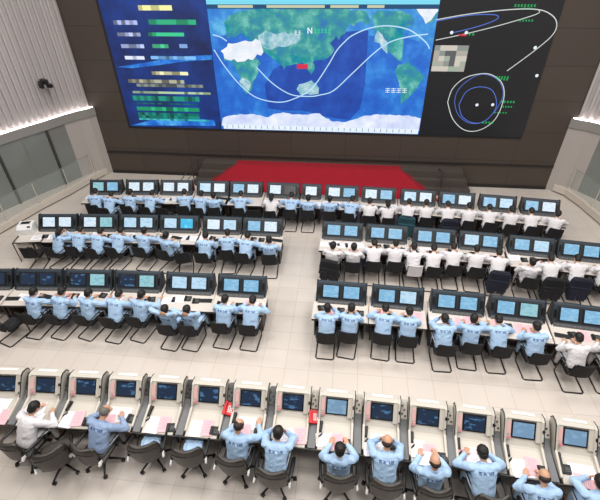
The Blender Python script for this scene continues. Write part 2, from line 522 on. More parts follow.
tiled('floor_tiles', 'd2c9c0', 'cfc5bc', 'b9afa6', 0.62, 0.62, 0.32, mortar=0.007, var=0.12)
tiled('wall_panels', '4c423b', '493e38', '362d28', 2.33, 1.25, 0.6, plane='xz', mortar=0.014, var=0.1)

struct(MB().box((0, 5, -0.05), (40, 34, 0.1)).build('floor', 'floor_tiles'))
struct(MB().box((-1.0, 17.55, 6), (24, 0.5, 12)).build('wall_back', 'wall_panels'))
struct(MB().box((-1.1, 17.27, 1.07), (19.6, 0.06, 0.05)).build('trim_1', 'dark_gap'))
struct(MB().box((-1.1, 17.27, 0.06), (19.6, 0.06, 0.12)).build('baseboard_back', 'dark_gap'))

LEFT = [(-10.95, 17.3), (-11.12, 17.0), (-11.4, 16.72), (-11.75, 16.15), (-12.06, 15.5), (-12.56, 14.65), (-13.0, 13.8), (-13.5, 12.7), (-13.9, 11.6), (-14.4, 9.8), (-14.8, 7.5), (-15.0, 4.0), (-15.0, -2.0)]
RIGHT = [(8.72, 17.3), (8.95, 17.14), (9.3, 16.95), (9.65, 16.6), (10.05, 16.0), (10.6, 15.0), (11.1, 13.8), (11.5, 12.6), (11.9, 11.2), (12.3, 9.4), (12.6, 7.0), (12.8, 4.0), (12.8, -2.0)]

def ribbon(path, z0, z1, t, side, inset=0.0):
    """solid wall following a plan path; side=-1 body to the left of it, +1 to the right"""
    mb = MB()
    n = len(path)
    inn, out = [], []
    for i, (x, y) in enumerate(path):
        a = Vector(path[max(i - 1, 0)]); b = Vector(path[min(i + 1, n - 1)])
        d = (b - a).normalized()
        nr = Vector((d.y, -d.x)) if side < 0 else Vector((-d.y, d.x))
        inn.append(Vector((x, y)) + nr * inset)
        out.append(Vector((x, y)) + nr * (inset + t))
    V = [[mb.bm.verts.new((p.x, p.y, z)) for p in L] for L, z in ((inn, z0), (inn, z1), (out, z1), (out, z0))]
    for i in range(n - 1):
        for k in range(4):
            a, b = V[k], V[(k + 1) % 4]
            mb.bm.faces.new((a[i], a[i + 1], b[i + 1], b[i]))
    mb.bm.faces.new([V[k][0] for k in range(4)])
    mb.bm.faces.new([V[k][-1] for k in range(4)][::-1])
    return mb

def resample(path, step):
    pts = [Vector(p) for p in path]
    out = []
    acc = 0.0
    for a, b in zip(pts, pts[1:]):
        L = (b - a).length
        t = -acc if acc else 0.0
        d = (b - a).normalized()
        s = (step - acc) if out else 0.0
        while s <= L:
            out.append((a + d * s, d.copy()))
            s += step
        acc = (L - (s - step)) if s - step >= 0 else acc + L
    return out

for side, path, nm in ((-1, LEFT, 'left'), (1, RIGHT, 'right')):
    # lower curved column at the corner, then tinted glass with mullions
    struct(ribbon(path[:4], 0, 2.76, 0.15, side).build('wall_' + nm + '_column', 'column_grey', smooth=False))
    struct(ribbon(path[3:], 0.0, 2.76, 0.12, side).build('wall_' + nm + '_glazing', 'glass_tint'))
    struct(ribbon(path, 2.76, 3.1, 0.42, side, -0.06).build('trim_' + ('2' if side < 0 else '3'), 'fascia_grey'))
    # upper ribbed wall, set back, lit from the cove
    struct(ribbon(path, 2.9, 12.0, 0.3, side, 0.18).build('wall_' + nm, 'rib_white'))
    mb = MB()
    for p, d in resample(path, 0.24):
        nr = Vector((d.y, -d.x)) if side < 0 else Vector((-d.y, d.x))
        q = p + nr * 0.13
        ang = math.atan2(d.y, d.x)
        mb.box((q.x, q.y, 7.5), (0.10, 0.12, 9.0), Matrix.Rotation(ang, 3, 'Z'))
    struct(mb.build('trim_' + ('4' if side < 0 else '5'), 'rib_white', bevel=0.03, seg=2))
    struct(ribbon(path, 3.085, 3.12, 0.09, side, 0.03).build('trim_' + ('6' if side < 0 else '7'), 'cove_glow'))
    # mullions every two metres, thin glass joints between them
    start = (-12.1, 15.4) if side < 0 else (10.5, 15.2)
    pth = [start] + [q for q in path if q[1] < start[1] - 0.2]
    for k, (p, d) in enumerate(resample(pth, 1.0)):
        thick = k % 2 == 0
        ang = math.atan2(d.y, d.x)
        struct(MB().box((p.x, p.y, 1.5), (0.09, 0.12, 2.52) if thick else (0.015, 0.05, 2.52), Matrix.Rotation(ang, 3, 'Z')).build('trim_%d' % (10 + k + (0 if side < 0 else 25)), 'mullion' if thick else 'fascia_grey'))

# low plinths under glass railings
PL = [(-11.0, 17.28), (-11.3, 16.5), (-11.78, 14.93), (-12.27, 13.72), (-12.83, 11.85), (-13.4, 9.5), (-13.8, 6.5), (-13.9, 3.0)]
PR = [(8.9, 17.1), (9.25, 16.72), (9.5, 15.9), (9.75, 14.5), (10.1, 12.6), (10.6, 10.4), (11.0, 7.5), (11.2, 3.0)]
for side, path, nm in ((-1, PL, 'left'), (1, PR, 'right')):
    struct(ribbon(path, 0.05, 0.32, 1.0 if side < 0 else 1.6, side).build('floor_plinth_' + nm, 'plinth_stone', bevel=0.015))
    struct(ribbon(path, 0.0, 0.06, 0.9, side, 0.06).build('baseboard_' + nm, 'dark_gap'))
    root = empty('glass_railing', (path[1][0], path[1][1], 0.32))
    tag(root, 'frameless glass railing with steel posts along the %s edge of the floor' % nm, 'railing')
    def loc(mb):
        bmesh.ops.translate(mb.bm, verts=mb.bm.verts, vec=(-path[1][0], -path[1][1], -0.32)); return mb
    loc(ribbon(path[1:], 0.34, 1.2, 0.02, side, 0.12)).build('glass_pane', 'rail_glass', root)
    loc(ribbon(path[1:], 1.2, 1.212, 0.022, side, 0.119)).build('top_glint', 'fascia_grey', root)  # pale strip standing in for the white reflection along the glass top
    for i, (p, d) in enumerate(resample(path[1:], 1.45)):
        nr = Vector((d.y, -d.x)) if side < 0 else Vector((-d.y, d.x))
        q = p + nr * 0.1
        loc(MB().box((q.x, q.y, 0.74), (0.028, 0.028, 0.84)).box((q.x, q.y, 0.36), (0.10, 0.10, 0.08))).build('post', 'plinth_stone', root)

# stage: grey landing, steps and the red carpet spread over them
H = 0.88
mb = MB()
for k in range(3):
    z1 = H * (3 - k) / 3
    mb.box(((-6.3 + 5.0) / 2, 17.3 - (0.5 + 0.25 * k) / 2, z1 / 2), (11.3 + 0.3 * k, 0.5 + 0.25 * k, z1))
struct(mb.build('floor_stage', 'stage_grey'))
mb = MB()
x0, x1, e = -4.75, 2.4, 1.55
T = [(x0, 17.2, H + .015), (x1, 17.2, H + .015), (x1, 16.75, H + .015), (x0, 16.75, H + .015)]
B4 = [(x0 - e, 17.2, 0.01), (x1 + e, 17.2, 0.01), (x1 + e, 15.3, 0.01), (x0 - e, 15.3, 0.01)]
tv = [mb.bm.verts.new(p) for p in T]; bv = [mb.bm.verts.new(p) for p in B4]
mb.bm.faces.new(tv); mb.bm.faces.new(bv[::-1])
for k in range(4):
    mb.bm.faces.new((tv[k], tv[(k + 1) % 4], bv[(k + 1) % 4], bv[k]))
cp = mb.build('red_carpet', 'red_carpet', bevel=0.012)
tag(cp, 'red carpet covering the stepped platform below the video wall', 'carpet')
def handrail(x, y, name_side):
    r = empty('handrail', (x, y, 0))
    tag(r, 'thin dark steel handrail at the %s end of the red stage steps' % name_side, 'handrail')
    s = -1 if name_side == 'left' else 1
    MB().tube([(0, 0.0, 1.0), (s * 0.1, -0.5, 0.95), (s * 0.25, -1.5, 0.75)], 0.018).tube([(0, 0, 0.7), (s * 0.25, -1.5, 0.4)], 0.012).build('rail', 'mullion', r)
    for px, py, h in ((0, 0, 1.0), (s * 0.1, -0.5, 0.95), (s * 0.25, -1.5, 0.75)):
        MB().cyl((px, py, 0.0), (px, py, h), 0.02).build('post', 'mullion', r)
handrail(-6.55, 16.9, 'left')
handrail(4.0, 16.9, 'right')

# ------------------------------------------------------------------ video wall
vw = empty('video_wall', (-1.25, 17.28, 2.3))
tag(vw, 'huge three-part video wall with mosaic tables, world map and orbit plots', 'screen')
OX, OY, OZ = -1.25, 17.28, 2.3
def wallpoly(mb, pts, y):
    mb.poly([(x - OX, y - OY, z - OZ) for x, z in pts])
def panel(x0, x1, z0, z1, y=17.25):
    return [(x0, z0), (x1, z0), (x1, z1), (x0, z1)]
MB().box((-0.0, 0.003, 2.45), (16.62, 0.03, 5.06)).build('frame', 'dark_gap', vw)

def map_mat(name, c1, c2, c3, strength, scale=1.2):
    m = bpy.data.materials.new(name)
    m.use_nodes = True
    nt = m.node_tree
    b = nt.nodes['Principled BSDF']
    b.inputs['Base Color'].default_value = (0.01, 0.01, 0.01, 1)
    tc = nt.nodes.new('ShaderNodeTexCoord')
    n = nt.nodes.new('ShaderNodeTexNoise')
    n.inputs['Scale'].default_value = scale
    n.inputs['Detail'].default_value = 8
    n.inputs['Roughness'].default_value = 0.65
    nt.links.new(tc.outputs['Object'], n.inputs['Vector'])
    cr = nt.nodes.new('ShaderNodeValToRGB')
    e = cr.color_ramp.elements
    e[0].position = 0.34; e[0].color = lin(c1)
    e[1].position = 0.68; e[1].color = lin(c3)
    k = e.new(0.5); k.color = lin(c2)
    nt.links.new(n.outputs['Fac'], cr.inputs[0])
    nt.links.new(cr.outputs[0], b.inputs['Emission Color'])
    b.inputs['Emission Strength'].default_value = strength
    MATS[name] = m
map_mat('map_sea', '1456be', '1c6cd0', '3894e6', 1.0, 1.1)
map_mat('map_sea_north', '1c6ccc', '3490dc', '6cc4ee', 1.0)
map_mat('map_night', '0c3c9a', '1248ac', '1f5cc2', 1.0)
map_mat('map_land', '1f74b4', '2c9896', '7cccc0', 1.0, 1.8)
map_mat('map_desert', 'dce6f2', 'eef2fa', 'ffffff', 1.0, 2.0)
map_mat('map_pale', '5aa8b8', '9cc8d4', 'd4e4ec', 1.0, 3.5)
map_mat('map_ice', 'c4d0f4', 'dce4fc', 'f4f8ff', 1.0, 1.5)
map_mat('data_blue', '04194a', '072a70', '0a3e98', 1.0, 0.5)
flat_emit('map_line', 'bfe6ff', 1.0)
flat_emit('map_red', 'd83048', 1.0)
flat_emit('map_green_text', '38d890', 1.0)
flat_emit('map_white_text', 'e8f4ff', 1.0)
flat_emit('orbit_black', '1e1e21', 1.0)
flat_emit('orbit_white', 'd4dcd8', 1.0)
flat_emit('orbit_blue', '5878d8', 1.0)
flat_emit('orbit_green', '20c46c', 1.0)
map_mat('glow_cyan', '0c48b0', '1c78dc', '58b8f4', 1.0, 1.5)
flat_emit('bar_cyan', '7cdcf4', 1.0)
flat_emit('bar_grey', '8ca4b0', 1.0)
flat_emit('bar_dark', '1c4c74', 1.0)
flat_emit('bar_cream', 'c8ccae', 1.0)

ld = MB(); wallpoly(ld, [(-9.46, 2.3), (-5.37, 2.3), (-5.3, 7.35), (-9.46, 7.35)], 17.25)
ld = ld.build('left_display', 'data_blue', vw)
md_ = MB(); wallpoly(md_, panel(-5.34, 2.98, 2.3, 7.35), 17.25)
md_ = md_.build('map_display', 'map_sea', vw)
rd = MB(); wallpoly(rd, panel(2.98, 7.08, 2.3, 7.35), 17.25)
rd = rd.build('orbit_display', 'orbit_black', vw)

def layer(name, polys, y, m, parent):
    mb = MB()
    for p in polys:
        wallpoly(mb, p, y)
    bmesh.ops.triangulate(mb.bm, faces=mb.bm.faces)
    return mb.build(name, m, parent)
def line(name, paths, w, y, m, parent, smooth=True):
    mb = MB()
    for pts in paths:
        P = [Vector(p) for p in pts]
        if smooth and len(P) > 2:
            Q = []
            for i in range(len(P) - 1):
                p0, p1, p2, p3 = P[max(i - 1, 0)], P[i], P[i + 1], P[min(i + 2, len(P) - 1)]
                for t in (0, .2, .4, .6, .8):
                    Q.append(0.5 * ((2 * p1) + (-p0 + p2) * t + (2 * p0 - 5 * p1 + 4 * p2 - p3) * t * t + (-p0 + 3 * p1 - 3 * p2 + p3) * t ** 3))
            Q.append(P[-1]); P = Q
        L, Rr = [], []
        for i in range(len(P)):
            d = (P[min(i + 1, len(P) - 1)] - P[max(i - 1, 0)]).normalized()
            nr = Vector((-d.y, d.x)) * w / 2
            L.append(mb.bm.verts.new((P[i].x + nr.x - OX, y - OY, P[i].y + nr.y - OZ)))
            Rr.append(mb.bm.verts.new((P[i].x - nr.x - OX, y - OY, P[i].y - nr.y - OZ)))
        for i in range(len(P) - 1):
            mb.bm.faces.new((L[i], L[i + 1], Rr[i + 1], Rr[i]))
    return mb.build(name, m, parent)

def inside(p, a=-5.32, b=2.96):
    return [(min(max(x, a), b), z) for x, z in p]
jr = random.Random(5)
def jag(p, a=0.055):
    out = []
    for i in range(len(p)):
        A, B = Vector(p[i]), Vector(p[(i + 1) % len(p)])
        n = max(1, int((B - A).length / 0.12))
        for k in range(n):
            q = A.lerp(B, k / n)
            out.append((q.x + jr.uniform(-a, a), max(2.45, q.y + jr.uniform(-a, a))))
    return out
layer('northern_sea', [[(-5.32, 5.9), (-3, 6.2), (-1, 6.15), (0.5, 6.0), (2.0, 5.9), (2.97, 5.7), (2.97, 7.0), (-5.32, 7.0)]], 17.246, 'map_sea_north', md_)
layer('night_shade', [night], 17.243, 'map_night', md_)
layer('landmass', [jag(q) for q in (africa, eurasia, north_america, south_america, inside(greenland))], 17.24, 'map_land', md_)
layer('pale_land', [jag(q) for q in (asia_pale, south_africa, australia, rockies)], 17.237, 'map_pale', md_)
layer('desert', [jag(sahara), inside(jag(greenland))], 17.234, 'map_desert', md_)
layer('ice_sheet', [inside(jag(antarctica, 0.03))], 17.234, 'map_ice', md_)
layer('scale_strip', [panel(-5.24, 2.94, 2.32, 2.52)], 17.231, 'map_white_text', md_)
layer('scale_mark', [panel(-5.1 + 0.25 * k, -5.07 + 0.25 * k, 2.36, 2.5) for k in range(32)], 17.228, 'bar_grey', md_)
line('orbit_track', [orbit_first, orbit_second, orbit_third], 0.04, 17.228, 'map_line', md_)
layer('header_bar', [panel(-5.32, 2.97, 6.86, 7.35)], 17.228, 'bar_cyan', md_)
layer('toolbar', [panel(-5.32, 2.97, 6.84, 6.98)], 17.226, 'bar_dark', md_)
layer('toolbar_field', [panel(-4.9, -3.6, 6.87, 6.96), panel(-3.1, -1.0, 6.87, 6.96), panel(-0.8, 0.2, 6.87, 6.96), panel(0.5, 1.1, 6.87, 6.96)], 17.223, 'bar_cream', md_)
layer('red_label', [mapred], 17.224, 'map_red', md_)
mk = MB()
def glyphs(mb, x0, x1, z0, z1, n, y):
    w = (x1 - x0) / n
    for i in range(n):
        a = x0 + i * w + 0.02; b = x0 + (i + 1) * w - 0.02; h = z1 - z0
        for t in (0.08, 0.46, 0.84):
            wallpoly(mb, panel(a, b, z0 + h * t, z0 + h * (t + 0.12)), y)
        wallpoly(mb, panel((a + b) / 2 - 0.01, (a + b) / 2 + 0.01, z0, z1), y + 0.001)
glyphs(mk, -1.4, -0.75, 6.06, 6.2, 5, 17.222)
mk.build('green_caption', 'map_green_text', md_)
mk = MB()
glyphs(mk, 1.42, 2.28, 3.96, 4.14, 4, 17.222)
glyphs(mk, -2.12, -1.85, 6.0, 6.14, 2, 17.222)
z_ = [(-1.62, 6.04), (-1.62, 6.24), (-1.58, 6.24), (-1.48, 6.1), (-1.48, 6.24), (-1.44, 6.24), (-1.44, 6.04), (-1.48, 6.04), (-1.58, 6.18), (-1.58, 6.04)]
wallpoly(mk, z_, 17.222)
mk.build('white_caption', 'map_white_text', md_)

layer('blue_glow', glow, 17.246, 'glow_cyan', ld)
random.seed(3)
def tint(hexc, f):
    h = hexc
    return ''.join('%02x' % max(0, min(255, int(int(h[k:k + 2], 16) * f))) for k in (0, 2, 4))
for bi, q in enumerate(blocks):
    base = q[4]
    (x0, z1), (x1, _), (_, z0), _ = q[0], q[1], q[2], q[3]
    n = max(2, int(round((x1 - x0) / 0.16)))
    rows = max(1, int(round((z1 - z0) / 0.15)))
    tones = []
    for t, f in enumerate((0.62, 0.85, 1.08)):
        nm = 'mosaic_%d_%d' % (bi, t)
        flat_emit(nm, tint(base, f), 1.0)
        tones.append(nm)
    ob = None
    me_mb = MB()
    idx = []
    for i in range(n):
        for j in range(rows):
            a = x0 + (x1 - x0) * i / n; b = x0 + (x1 - x0) * (i + 1) / n
            c = z0 + (z1 - z0) * j / rows; d = z0 + (z1 - z0) * (j + 1) / rows
            wallpoly(me_mb, panel(a, b, c, d), 17.243)
            idx.append(random.choice((0, 1, 1, 2, 2)))
    me = me_mb.mesh('mosaic_field')
    for t in tones:
        me.materials.append(MATS[t])
    for p, i in zip(me.polygons, idx):
        p.material_index = i
    link('mosaic_field', me, None, ld)

line('orbit_ring', [ring_a], 0.03, 17.246, 'orbit_white', rd)
line('orbit_ring', [ring_b], 0.022, 17.245, 'orbit_blue', rd)
line('orbit_ring', [ring_c], 0.026, 17.244, 'orbit_blue', rd)
line('orbit_arc', [arc_a], 0.03, 17.246, 'orbit_white', rd)
line('orbit_arc', [arc_b], 0.026, 17.245, 'orbit_white', rd)
line('orbit_arc', [arc_c], 0.026, 17.244, 'orbit_blue', rd)
mb = MB()
for x, z in dots:
    mb.poly([(x + 0.06 * math.cos(t * PI / 4) - OX, 17.242 - OY, z + 0.06 * math.sin(t * PI / 4) - OZ) for t in range(8)])
mb.build('marker', 'map_white_text', rd)
mb = MB()
for t in texts:
    xs = [p[0] for p in t]; zs = [p[1] for p in t]
    glyphs(mb, min(xs), max(xs), min(zs), max(zs), max(2, int((max(xs) - min(xs)) / 0.1)), 17.242)
mb.build('green_caption', 'orbit_green', rd)
layer('red_label', [redtext], 17.242, 'map_red', rd)
me_mb = MB(); idx = []
g = ['cfc8bc', '8f9490', 'b0aca2', '5d6062', 'a4b0a0']
for i in range(6):
    for j in range(5):
        wallpoly(me_mb, panel(3.06 + 0.2 * i, 3.06 + 0.2 * (i + 1), 4.78 + 0.18 * j, 4.78 + 0.18 * (j + 1)), 17.243)
        idx.append(3 if i in (2, 3) and j in (1, 2, 3) and random.random() < .8 else random.choice((0, 1, 2, 4)))
me = me_mb.mesh('mosaic_field')
for k, c in enumerate(g):
    me.materials.append(flat_emit('grey_tone_%d' % k, c, 1.0))
for p, i in zip(me.polygons, idx):
    p.material_index = i
link('mosaic_field', me, None, rd)

# bracket camera on the ribbed wall
sc_ = empty('wall_camera', (-11.75, 15.78, 4.5), R(-30))
tag(sc_, 'small black camera cluster mounted on the white ribbed left wall', 'camera')
MB().box((-0.15, 0, 0), (0.5, 0.07, 0.07)).build('bracket', 'black_plastic', sc_)
MB().box((0.12, 0.0, 0.08), (0.34, 0.16, 0.16)).cyl((0.29, 0, 0.08), (0.36, 0, 0.08), 0.06).build('housing', 'black_plastic', sc_, bevel=0.01)
MB().box((0.08, 0.16, -0.12), (0.26, 0.14, 0.14)).box((0.08, -0.14, -0.05), (0.2, 0.12, 0.2)).build('lamp_housing', 'black_plastic', sc_, bevel=0.01)

# ------------------------------------------------------------------ rows are arcs of one circle family
ARC_R, ARC_X = 90.0, -1.7
ROWY = {'A': 14.7, 'B': 12.1, 'C': 9.05, 'D': 5.54}      # back edge of the consoles
DEPTH = {'A': 1.1, 'B': 1.12, 'C': 1.12, 'D': 1.17}
def arc(row, x, off=0.0):
    """point 'off' metres behind (towards the operators: negative) the console backs, and the local heading"""
    th = -(x - ARC_X) / ARC_R
    y = ROWY[row] - (x - ARC_X) ** 2 / (2 * ARC_R)
    return (x - off * math.sin(th), y + off * math.cos(th), 0.0), th

# ---- twin-monitor console (three rear rows)
def make_twin(w, name_mat, nscreen=2, deskw=None):
    r = empty('control_console')
    tag(r, cat='console')
    dw = deskw or w
    # cabinet recessed below, worktop in front, slanted housing on top
    MB().box((0, -0.33, 0.36), (w - 0.06, 0.62, 0.72)).build('cabinet', 'cabinet_dark', r, bevel=0.008)
    for s in (-1, 1):
        MB().box((s * (w / 2 - 0.02), -0.75, 0.355), (0.03, 0.55, 0.71)).build('side_panel', 'cabinet_dark', r)
    top = MB().prism([(-0.06, 0.71), (-1.08, 0.71), (-1.12, 0.72), (-1.12, 0.74), (-1.1, 0.75), (-0.06, 0.75)], -dw / 2, dw / 2).build('worktop', 'cream', r)
    MB().box((0, -1.128, 0.722), (dw, 0.018, 0.05)).build('edge_strip', 'desk_edge', top)
    # housing
    hs = MB().prism([(0.0, 0.72), (0.0, 1.17), (-0.03, 1.2), (-0.1, 1.2), (-0.40, 0.80), (-0.42, 0.755), (-0.42, 0.72)], -w / 2, w / 2).build('housing', name_mat, r, bevel=0.012)
    fd = Vector((0, -0.30, -0.40)).normalized()       # down the face
    fn = Vector((0, -0.8, 0.6)).normalized()          # out of the face
    fr = Matrix((Vector((1, 0, 0)), -fd, fn)).transposed()
    cen = Vector((0, -0.25, 1.0))
    xs = (-0.295, 0.275) if nscreen == 2 else (-0.02,)
    MB().box(cen + fn * 0.008, (w - 0.2, 0.40, 0.02), fr).build('face_plate', 'slate_dark', hs, bevel=0.006)
    for x in xs:
        b = MB()
        c = cen + Vector((x, 0, 0)) + fn * 0.024
        b.box(c, (0.50, 0.385, 0.03), fr)
        mo = b.build('monitor', 'black_plastic', r, bevel=0.006)
        MB().box(c + fn * 0.0165, (0.42, 0.325, 0.003), fr).build('screen', 'screen_pale', mo)
    for s in (-1, 1):
        MB().prism([(0.012, 0.70), (0.012, 1.19), (-0.03, 1.222), (-0.12, 1.222), (-0.44, 0.80), (-0.47, 0.72)], s * (w / 2 - 0.005) - 0.014, s * (w / 2 - 0.005) + 0.014).build('cheek', 'slate_dark', r, bevel=0.004)
        # intercom handset in a cradle at either end of the face
        h = MB()
        c = cen + Vector((s * (w / 2 - 0.075), 0, 0)) + fn * 0.03
        h.box(c, (0.06, 0.2, 0.03), fr)
        h.box(c + fn * 0.03 - fd * 0.085, (0.05, 0.045, 0.04), fr).box(c + fn * 0.03 + fd * 0.085, (0.05, 0.045, 0.04), fr).box(c + fn * 0.045, (0.035, 0.2, 0.02), fr)
        hh = h.build('handset', 'black_plastic', r, bevel=0.004)
        MB().tube([c + fd * 0.1 + fn * 0.04, c + fd * 0.16 + fn * 0.06, c + fd * 0.22 + fn * 0.03, c + fd * 0.24 + fn * 0.0], 0.007, 6).build('cord', 'black_plastic', hh)
    # lower ledge with switches
    lg = MB().prism([(-0.40, 0.75), (-0.40, 0.80), (-0.47, 0.775), (-0.50, 0.75)], -w / 2 + 0.04, w / 2 - 0.04).build('switch_ledge', 'infill_dark', r)
    k = MB()
    for i in range(9):
        k.box((-w / 2 + 0.15 + i * (w - 0.3) / 8, -0.455, 0.787), (0.03, 0.022, 0.012))
    k.build('switch_row', 'infill_grey', lg)
    return r

# ---- single-monitor hooded console (front row)
def make_hooded():
    r = empty('control_console')
    tag(r, cat='console')
    W = 0.375
    bd = MB().prism([(0.0, 0.05), (0.0, 1.13), (-0.03, 1.17), (-0.15, 1.2), (-0.20, 1.17), (-0.44, 0.87), (-0.55, 0.785), (-0.60, 0.765), (-1.14, 0.745), (-1.16, 0.735), (-1.16, 0.70), (-0.60, 0.70), (-0.55, 0.05)], -W + 0.04, W - 0.04).build('body', 'console_beige', r, bevel=0.01)
    for s in (-1, 1):
        x = s * (W - 0.0)
        MB().prism([(0.01, 0.03), (0.01, 1.15), (-0.03, 1.2), (-0.17, 1.245), (-0.25, 1.225), (-0.56, 0.86), (-1.05, 0.775), (-1.05, 0.71), (-0.58, 0.70), (-0.56, 0.03)], x - 0.05 if s > 0 else x, x if s > 0 else x + 0.05).build('cheek', 'console_beige', r, bevel=0.012)
        MB().prism([(0.015, 1.1), (-0.03, 1.205), (-0.17, 1.252), (-0.25, 1.232), (-0.57, 0.862), (-0.57, 0.84), (-0.25, 1.2), (-0.17, 1.225), (-0.03, 1.18), (-0.01, 1.1)], x + s * 0.002 - 0.006, x + s * 0.002 + 0.006).build('edge_trim', 'black_plastic', r)
    # hood between the cheeks, over the monitor
    hd = MB().prism([(0.0, 1.12), (-0.02, 1.19), (-0.17, 1.235), (-0.235, 1.215), (-0.22, 1.17), (-0.1, 1.12)], -W + 0.045, W - 0.045).build('hood', 'console_beige', r, bevel=0.008)
    fr0 = Matrix.Rotation(R(-16), 3, 'X')
    MB().box((0, -0.10, 1.222), (0.44, 0.075, 0.012), fr0).build('top_plate', 'white_plastic', hd, bevel=0.005)
    fd = Vector((0, -0.24, -0.30)).normalized()
    fn = Vector((0, -0.30, 0.24)).normalized()
    fn = Vector((0, -0.78, 0.625)).normalized()
    fr = Matrix((Vector((1, 0, 0)), -fd, fn)).transposed()
    c = Vector((0.005, -0.325, 1.015)) + fn * 0.012
    mo = MB().box(c, (0.45, 0.345, 0.03), fr).build('monitor', 'black_plastic', r, bevel=0.006)
    MB().box(c + fn * 0.0165, (0.395, 0.285, 0.003), fr).build('screen', 'screen_navy', mo)
    # splayed bezel wings beside the monitor
    for s in (-1, 1):
        MB().prism([(-0.2, 1.185), (-0.235, 1.19), (-0.5, 0.885), (-0.46, 0.86)], s * 0.235 if s > 0 else -0.33, 0.33 if s > 0 else -0.235).build('bezel_wing', 'console_beige', r, bevel=0.006)
    MB().box(Vector((-0.285, -0.335, 1.06)) + fn * 0.025, (0.075, 0.24, 0.012), fr).build('label_strip', 'pink_strip', r)
    MB().cyl(Vector((-0.27, -0.45, 0.92)) + fn * 0.01, Vector((-0.27, -0.45, 0.92)) + fn * 0.05, 0.032).build('push_button', 'pink_button', r)
    MB().box(Vector((0.35, -0.36, 1.09)) + fn * 0.018, (0.028, 0.06, 0.02), fr).build('socket', 'black_plastic', r)
    MB().box(Vector((0.35, -0.5, 0.93)) + fn * 0.012, (0.02, 0.03, 0.016), fr).build('socket', 'black_plastic', r)
    # desk front edge and modesty panel
    MB().box((0, -1.168, 0.722), (0.93, 0.02, 0.045)).build('edge_strip', 'desk_edge', r)
    MB().box((0, -0.62, 0.35), (0.90, 0.02, 0.68)).build('modesty_panel', 'cabinet_brown', r)
    # infill to the right neighbour
    inf = MB().prism([(-0.02, 0.05), (-0.02, 0.98), (-0.10, 1.02), (-0.46, 0.80), (-0.58, 0.765), (-1.14, 0.742), (-1.14, 0.70), (-0.58, 0.70), (-0.56, 0.05)], W + 0.012, W + 0.168).build('infill_panel', 'infill_grey', r, bevel=0.004)
    MB().prism([(-0.01, 0.9), (-0.01, 1.06), (-0.08, 1.10), (-0.36, 0.90), (-0.36, 0.85)], W + 0.022, W + 0.158).build('infill_hood', 'infill_grey', inf, bevel=0.004)
    for i, (u, vx) in enumerate(((0.10, 0.43), (0.18, 0.47), (0.26, 0.43), (0.3, 0.49))):
        q = Vector((vx, -0.08 - u * 0.8, 1.10 - u * 0.57 + 0.004))
        MB().cyl(q, q + Vector((0, -0.01, 0.03)), 0.018, 8).build('knob', 'black_plastic', inf)
    return r

HP = make_hooded()
def make_handset_phone(colour, name='desk_handset'):
    """black receiver lying along the console with a coiled cord"""
    r = empty(name)
    tag(r, cat='telephone')
    b = MB().box((0, 0, 0.012), (0.07, 0.24, 0.024))
    b.build('cradle', colour, r, bevel=0.006)
    MB().box((0, 0, 0.045), (0.035, 0.2, 0.022)).box((0, 0.085, 0.032), (0.05, 0.05, 0.04)).box((0, -0.085, 0.032), (0.05, 0.05, 0.04)).build('receiver', colour, r, bevel=0.008)
    pts = [(0.02 + 0.035 * math.cos(t * 0.5) , -0.13 - 0.05 * (1 - math.cos(t * 0.45)), 0.012 + 0.004 * (t % 2)) for t in range(13)]
    MB().tube(pts, 0.008, 6).build('coiled_cord', 'black_plastic', r, smooth=True)
    return r
def make_red_phone():
    r = empty('red_telephone')
    tag(r, cat='telephone')
    MB().prism([(-0.1, 0.0), (-0.1, 0.035), (0.1, 0.075), (0.1, 0.0)], -0.085, 0.085).build('base', 'red_plastic', r, bevel=0.01)
    MB().box((-0.055, 0, 0.088), (0.035, 0.2, 0.025), Matrix.Rotation(R(11), 3, 'X')).box((-0.055, 0.08, 0.085), (0.055, 0.05, 0.045)).box((-0.055, -0.08, 0.06), (0.055, 0.05, 0.045)).build('receiver', 'red_plastic', r, bevel=0.008)
    k = MB()
    for i in range(3):
        for j in range(4):
            k.box((0.005 + i * 0.028, -0.05 + j * 0.028, 0.052 + 0.0055 * j), (0.018, 0.018, 0.01))
    k.build('keypad', 'white_plastic', r)
    return r
def make_desk_pad():
    """flat black desk telephone set with keypad"""
    r = empty('desk_telephone')
    tag(r, cat='telephone')
    MB().prism([(-0.09, 0.0), (-0.09, 0.02), (0.09, 0.04), (0.09, 0.0)], -0.1, 0.1).build('base', 'pad_dark', r, bevel=0.004)
    MB().box((-0.06, 0, 0.048), (0.04, 0.17, 0.02)).box((-0.06, 0.065, 0.042), (0.05, 0.045, 0.03)).box((-0.06, -0.065, 0.036), (0.05, 0.045, 0.03)).build('receiver', 'black_plastic', r, bevel=0.006)
    k = MB()
    for i in range(3):
        for j in range(3):
            k.box((0.005 + i * 0.03, -0.04 + j * 0.03, 0.034 + 0.0025 * j), (0.018, 0.018, 0.006))
    k.build('keypad', 'infill_grey', r)
    return r
def make_keyboard():
    r = empty('keyboard')
    tag(r, cat='keyboard')
    MB().prism([(-0.07, 0), (-0.07, 0.012), (0.07, 0.028), (0.07, 0)], -0.19, 0.19).build('tray', 'keyboard_grey', r, bevel=0.003)
    k = MB()
    for i in range(12):
        for j in range(4):
            k.box((-0.165 + i * 0.03, -0.045 + j * 0.03, 0.018 + 0.0035 * j), (0.023, 0.023, 0.008))
    k.build('keys', 'pad_dark', r)
    return r
